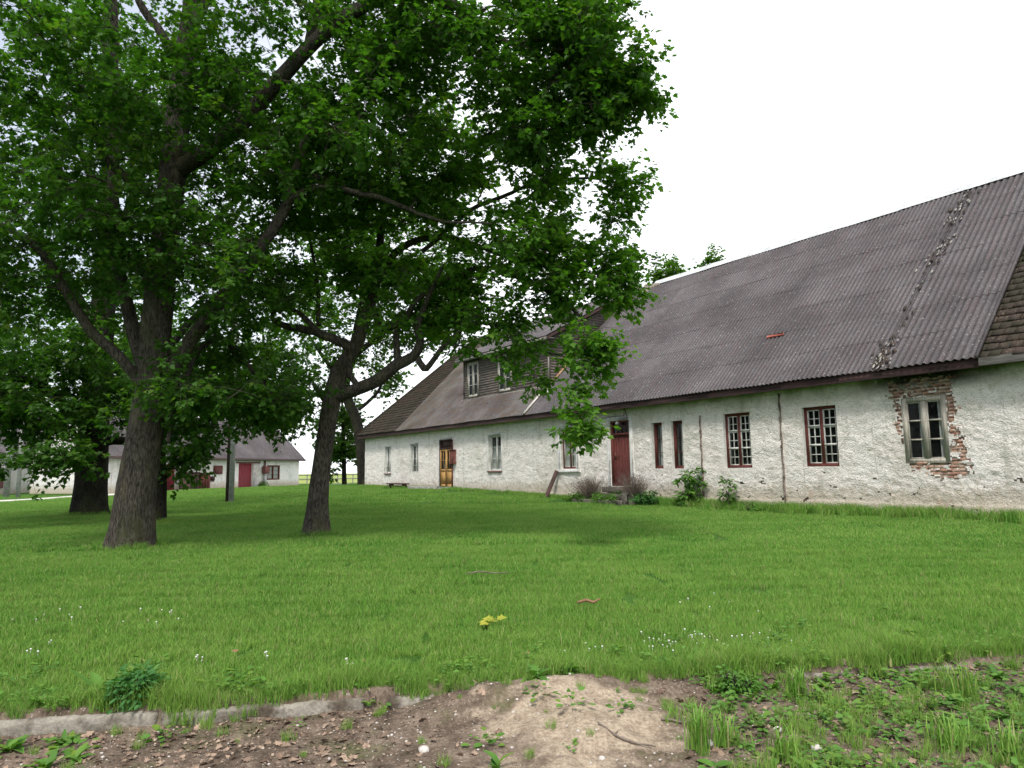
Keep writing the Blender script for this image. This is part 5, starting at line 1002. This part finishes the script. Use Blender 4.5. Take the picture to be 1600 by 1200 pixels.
def pebble(mb, x, y, z, s):
    n = 6; th = np.arange(n)*2*pi/n+rng.random(); V = []
    for h, rr in ((-.3, .9), (.25, 1.), (.6, .5)): 
        for q in th: V.append((x+s*rr*cos(q)*rng.uniform(.8, 1.2), y+s*rr*sin(q)*rng.uniform(.7, 1.1), z+s*h))
    mb.add(V, [[i*n+j, i*n+(j+1) % n, (i+1)*n+(j+1) % n, (i+1)*n+j] for i in range(2) for j in range(n)]+[[2*n+j for j in range(n)]])
for i in range(1500):
    x = rng.uniform(-4.4, 3.5); y = kerb_y(x)-rng.uniform(0, 1.9); pebble(mb, x, y, dirt_z(x, y), .003+.008*rng.random()**3)
tag(mb.build('gravel', MT['pebble'], None, True), kind='stuff')
# individual stones
for (px, py, s, lab) in [(662, 1168, .035, 'flat pale stone on the bare dirt left of the sand'), (940, 1180, .022, 'small pale stone lying on the sand'), (1215, 1140, .028, 'pinkish stone lump among brown leaves at the right'), (835, 1048, .016, 'tiny pale stone beside the kerb above the sand'), (1108, 1165, .03, 'rounded pale stone under the tall grass tuft'), (1275, 1163, .035, 'grey stone in the leaf litter near the bottom right'), (1583, 1147, .02, 'white stone at the right picture edge')]:
    d = ray(px, py); k = (-.36-EYE)/d[2]; p = CAM+d*k; z = dirt_z(p[0], p[1]); mb = MB(); pebble(mb, p[0], p[1], z+.004, s); o = mb.build('stone', MT['pebble'], None, True, loc=(p[0], p[1], z)); tag(o, lab, 'stone')
# twigs
def gpt(px, py, z=-.36): d = ray(px, py); p = CAM+d*((z-EYE)/d[2]); return p
for pts, lab in [([(935, 1152), (960, 1160), (990, 1166), (1025, 1168)], 'dark brown twig lying across the sand'), ([(1033, 1139), (1050, 1140), (1066, 1141)], 'short brown twig at the right rim of the sand')]:
    P_ = [gpt(*q) for q in pts]; P_ = np.array([[q[0], q[1], dirt_z(q[0], q[1])+.012] for q in P_]); mb = MB(); mb.tube(P_, [.007, .008, .007, .004][:len(P_)], 6); mb.tube([P_[1], P_[1]+[.03, .04, .01]], [.004, .002], 5); tag(mb.build('twig', MT['twig'], None, True, loc=tuple(P_[0])), lab, 'twig')
p = gpt(920, 930, -.08); p[2] = gh(p[0], p[1])+.06; mb = MB(); mb.tube([p+[-.12, 0, .0], p+[-.03, .02, .02], p+[.05, 0, .0], p+[.12, .02, .035]], [.012, .018, .016, .006], 6); tag(mb.build('bark_piece', MT['brownleaf'], None, True, loc=tuple(p)), 'brown curled piece of bark lying on the lawn', 'bark')
p = gpt(760, 893, -.05); p[2] = gh(p[0], p[1])+.07; mb = MB(); mb.tube([p+[-.25, 0, .0], p+[-.08, .03, .02], p+[.1, 0, .0], p+[.3, .05, .0]], [.006, .009, .007, .004], 6); tag(mb.build('twig', MT['twig'], None, True, loc=tuple(p)), 'thin grey twig on the lawn in the tree shade', 'twig')
# plants: rosettes, docks, nettles
def blade_leaf(mb, base, az, L, W, rise, curl, n=7, lv=.5, lob=0.):
    V = []; d = np.array([cos(az), sin(az), 0]); s = np.array([-sin(az), cos(az), 0])
    for i in range(n):
        t = i/(n-1); w = W*(sin(pi*min(1, t**.8*.93+.05)))*(1+(lob*(1 if i % 2 else -1))); c = base+d*L*t*cos(rise*(1-t*.5))+np.array([0, 0, L*(sin(rise)*t-curl*t*t)]); V += [c-s*w/2+[0, 0, w*.18], c, c+s*w/2+[0, 0, w*.18]]
    mb.add(V, [[i*3+j, i*3+j+1, i*3+j+4, i*3+j+3] for i in range(n-1) for j in (0, 1)], lv)
def rosette(name, label, cat, px, py, n, L, W, seed, mat='weed', rise=(.2, 1.1), lob=0., grp=None, lawn=False):
    r = np.random.default_rng(seed); p = gpt(px, py, -.27 if lawn else -.36); p[2] = float(gh(p[0], p[1])) if lawn else dirt_z(p[0], p[1]); t = empty(name, tuple(p), label, cat, grp); mb = MB()
    for i in range(n): blade_leaf(mb, p+r.normal(0, .01, 3)*[1, 1, 0], r.uniform(0, 2*pi), L*r.uniform(.6, 1.15), W*r.uniform(.7, 1.2), r.uniform(*rise), r.uniform(.1, .6), 9, r.random(), lob)
    mb.build('leaves', MT[mat], t, True); return t
rosette('dandelion', 'dandelion rosette just above the sand beside the thin kerb strip', 'weed', 840, 1093, 9, .16, .05, 1, lob=.3)
rosette('dandelion', 'dandelion rosette hanging over the pale kerb left of centre', 'weed', 462, 1108, 10, .13, .04, 2, lob=.3)
rosette('dandelion', 'small weed on the sand above the brown twig', 'weed', 985, 1128, 12, .05, .012, 3)
rosette('dandelion', 'tiny weed at the top rim of the sand', 'weed', 963, 1100, 7, .05, .02, 4)
rosette('broadleaf_weed', 'upright bright weed at the bottom edge left of the sand', 'weed', 776, 1192, 6, .11, .045, 5, rise=(.7, 1.3))
rosette('broadleaf_weed', 'flat round-leaved weed at the bottom edge below the grass tuft', 'weed', 1112, 1195, 4, .10, .06, 6, rise=(.1, .4))
rosette('dock_plant', 'tall-leaved dock growing behind the kerb left of the nettle clump', 'weed', 155, 1092, 8, .24, .06, 7, rise=(.8, 1.4), lawn=True)
for i, (x, y, n, L, W, lab) in enumerate([(60, 1130, 9, .17, .07, 'leafy weed before the kerb at the left edge'), (20, 1165, 8, .18, .08, 'broad-leaved weed in the bottom left corner'), (105, 1150, 9, .14, .06, 'yellow-green leafy weed below the leftmost kerb'), (120, 1185, 8, .15, .07, 'bright broad weed at the bottom left beside the brown leaves'), (165, 1118, 7, .12, .05, 'small leafy weed touching the kerb face'), (70, 1195, 9, .16, .07, 'broad weed touching the bottom edge at the left'),
        (1120, 1088, 9, .10, .05, 'leafy weed in front of the broken kerb piece'), (1165, 1082, 8, .11, .06, 'round-leaved weed right of the broken kerb piece'), (1210, 1078, 8, .12, .06, 'yellow-green weed before the mossy kerb'), (1045, 1075, 10, .09, .03, 'feathery weed hiding the left end of the broken kerb'), (1290, 1075, 9, .13, .05, 'dark leafy weed before the right kerb lengths'), (1420, 1120, 9, .14, .05, 'yellow-green upright weed at the right side'),
        (1350, 1100, 8, .12, .05, 'leafy weed among brown leaves right of the tall tuft'), (1500, 1100, 9, .15, .05, 'dense weed near the right edge'), (1560, 1060, 9, .18, .06, 'dark weed at the right edge by the kerb')]):
    rosette('broadleaf_weed', lab, 'weed', x, y, n+6, L*.62, W*.62, 100+i, rise=(.3, 1.3), lob=.12)
# nettle clump
shrub('nettle_clump', 'dark green nettle clump behind the kerb on the left', 215, 1086, 4.9, 20, 10, 24, MT['nettle'], .055, 60, 'oval', None, 51, 7, .07, 'weed')
shrub('bushy_weed', 'fresh green bushy weed by the broken kerb piece', 1150, 1085, 5.15, 20, 14, 10, MT['weed'], .045, 50, 'oval', None, 52, 5, .06, 'weed')
# tall tufts
def tuft(label, px, py, n, h, spread_, seed, lawn=False):
    r = np.random.default_rng(seed); p = gpt(px, py); p[2] = dirt_z(p[0], p[1]); mb = MB()
    for i in range(n):
        b = p+np.array([r.normal(0, spread_*.6), r.normal(0, spread_*.6), 0]); az = r.uniform(0, 2*pi); H = h*r.uniform(.5, 1.1); ln = H*r.uniform(.1, .6); d = np.array([cos(az), sin(az), 0]); s = np.array([-sin(az), cos(az), 0])*.0035; q = [b, b+d*ln*.2+[0, 0, H*.5], b+d*ln*.55+[0, 0, H*.85], b+d*ln+[0, 0, H*r.uniform(.85, 1.05)]]
        V = [q[0]-s, q[0]+s, q[1]+s, q[1]-s, q[2]+s*.7, q[2]-s*.7, q[3]]; mb.add(V, [[0, 1, 2, 3], [3, 2, 4, 5], [5, 4, 6]], r.random())
    return tag(mb.build('grass_tuft', MT['grass'], None, loc=tuple(p)), label, 'grass tuft')
tuft('tall bright grass tuft at the right rim of the sand', 1092, 1172, 130, .24, .045, 1); tuft('shorter grass tuft just right of the tall bright one', 1130, 1165, 60, .17, .06, 2)
tuft('upright grass tuft in the leaves below the mossy kerb', 1245, 1085, 80, .2, .05, 3); tuft('dark grass tuft low at the right bottom', 1225, 1180, 90, .17, .08, 4); tuft('thin grass tuft at the bottom right', 1480, 1165, 90, .18, .1, 5); tuft('grass tuft before the dark kerb on the right', 1500, 1085, 100, .22, .09, 6); tuft('grass tuft in the lower right corner', 1580, 1180, 90, .2, .08, 7)
# single fallen leaves
def leafthing(label, px, py, n, s, mat, z0, lawn=True):
    p = gpt(px, py, z0); p[2] = (float(gh(p[0], p[1]))+.07) if lawn else dirt_z(p[0], p[1])+.01; r = np.random.default_rng(px); P_ = r.normal(0, s*.35, (n, 3))*[1, 1, .3]; a = r.uniform(0, 6.3, n)
    t = leaves_mesh('fallen_leaf', P_, np.stack([np.cos(a), np.sin(a), r.uniform(.1, .5, n)], -1), np.tile([0., -.4, 1.], (n, 1)), np.full(n, s), r.random(n), 'lobed', MT[mat], None); t.location = tuple(p); return tag(t, label, 'leaf')
leafthing('yellow-green leaf spray lying on the lawn in the middle', 772, 966, 6, .105, 'yleaf', -.14)
for x, y, lab in [(818, 1033, 'small tan leaf on the lawn above the sand'), (365, 1031, 'brown leaf on the lawn left of centre'), (1130, 872, 'tiny brown leaf on the far lawn'), (560, 1045, 'brown leaf near the lawn edge left of the kerb end'), (150, 1195, 'orange-brown leaf in the weeds at the bottom left')]: leafthing(lab, x, y, 1, .06, 'brownleaf', -.25, y < 1100)
# clover heads
cl = bpy.data.meshes.new('clover'); mb = MB(); mb.tube([(0, 0, 0), (0, 0, .065)], [.0012, .0012], 4); k = 7
V = [(0, 0, .076)]+[(.007*cos(q), .007*sin(q), .072) for q in np.arange(k)*2*pi/k]+[(.008*cos(q), .008*sin(q), .066) for q in np.arange(k)*2*pi/k]+[(0, 0, .06)]
mb.add(V, [[0, 1+i, 1+(i+1) % k] for i in range(k)]+[[1+i, 1+k+i, 1+k+(i+1) % k, 1+(i+1) % k] for i in range(k)]+[[1+k+i, 15, 1+k+(i+1) % k] for i in range(k)])
c0 = mb.build('clover_flower', MT['clover'], None, True); tag(c0, 'white clover head standing in the lawn grass', 'flower', 'white clover flowers in the lawn')
spots = []
for cx, cy, sx, sy, n in [(1060, 1000, 95, 16, 44), (920, 1015, 40, 12, 8), (1180, 1000, 60, 15, 12), (240, 958, 30, 10, 8), (315, 1024, 20, 5, 4), (420, 1022, 15, 4, 3), (545, 1033, 15, 4, 5), (80, 960, 60, 12, 7), (430, 745, 60, 3, 0), (60, 1020, 30, 20, 5), (1130, 945, 60, 15, 6), (1240, 1130, 60, 12, 0)]:
    for _ in range(n): spots.append((rng.normal(cx, sx*.6), rng.normal(cy, sy*.6)))
for i, (x, y) in enumerate(spots):
    o = c0 if i == 0 else c0.copy()
    if i: COL.objects.link(o)
    p = gpt(x, y, -.2); z = float(gh(p[0], p[1])); p = gpt(x, y, z+.06); o.location = (p[0], p[1], float(gh(p[0], p[1]))-.005); o.rotation_euler = (rng.normal(0, .15), rng.normal(0, .15), rng.uniform(0, 6)); o.scale = (rng.uniform(.7, 1.1),)*3
# far fence in the gap
fp = at(500, 748, 75); t = empty('rail_fence', (fp[0], fp[1], float(gh(fp[0], fp[1]))), 'low wooden rail fence far beyond the house corner', 'fence'); z = t.location[2]
for i in range(7): mb = MB(); mb.box(fp[0]-3+i*1.6, fp[0]-2.9+i*1.6, fp[1]-.05, fp[1]+.05, z-.2, z+1., bev=.01); mb.build('post', MT['greywood'], t)
for h in (.45, .85): mb = MB(); mb.box(fp[0]-3.1, fp[0]+6.9, fp[1]-.09, fp[1]-.05, z+h, z+h+.1); mb.build('rail', MT['greywood'], t)

# ------------------------------------------------------------------ light
w = bpy.data.worlds.new('World'); sc.world = w; w.use_nodes = True; nt = w.node_tree; nt.nodes.clear(); g = G(nt)
SUN_EL, SUN_AZ = radians(60), radians(195)     # azimuth clockwise from +Y
sky = g.n('ShaderNodeTexSky'); sky.sky_type = 'NISHITA'; sky.sun_disc = False; sky.sun_elevation = SUN_EL; sky.sun_rotation = SUN_AZ; sky.dust_density = 3; sky.air_density = 1.0
tc = g.n('ShaderNodeTexCoord').outputs['Generated']; mp = g.n('ShaderNodeMapping'); mp.inputs['Scale'].default_value = (1, 1, 2.2); g.l(tc, mp.inputs[0])
cn = g.noise(mp.outputs[0], 1.6, 6, .55, .3); fac = g.ramp(cn, [(.36, .72), (.52, 1.)])
cloud = g.mix(g.noise(mp.outputs[0], 3.1, 5, .6), (9.2, 9.6, 10.2), (11.5, 11.6, 11.8))
dx_s = g.sep(tc); bl = g.math('ADD', g.math('MULTIPLY', dx_s[0], -1.1), g.math('MULTIPLY', dx_s[2], .5)); bl = g.ramp(g.math('ADD', bl, g.math('MULTIPLY', g.math('SUBTRACT', cn, .5), .8)), [(.25, 1.), (.75, .35)])
c = g.mix(g.math('MULTIPLY', fac, bl), sky.outputs[0], cloud); bg = g.n('ShaderNodeBackground'); g.l(c, bg.inputs[0]); bg.inputs[1].default_value = .075
ow = g.n('ShaderNodeOutputWorld'); g.l(bg.outputs[0], ow.inputs[0])
sl = bpy.data.lights.new('sun', 'SUN'); sl.energy = 1.5; sl.angle = radians(10); sl.color = (1, .96, .9); so = bpy.data.objects.new('sun', sl); COL.objects.link(so)
dv = Vector((sin(SUN_AZ)*cos(SUN_EL), cos(SUN_AZ)*cos(SUN_EL), sin(SUN_EL))); so.rotation_euler = dv.to_track_quat('Z', 'Y').to_euler()
sc.view_settings.view_transform = 'Standard'; sc.view_settings.look = 'None'; sc.view_settings.exposure = 1.15; sc.view_settings.gamma = 1
sc.cycles.max_bounces = 7; sc.cycles.diffuse_bounces = 4; sc.cycles.glossy_bounces = 2; sc.cycles.transmission_bounces = 4; sc.cycles.transparent_max_bounces = 8
sc.cycles.use_denoising = True; sc.cycles.caustics_reflective = False; sc.cycles.caustics_refractive = False
for o in list(bpy.data.objects):
    if '_o' in o: del o['_o']
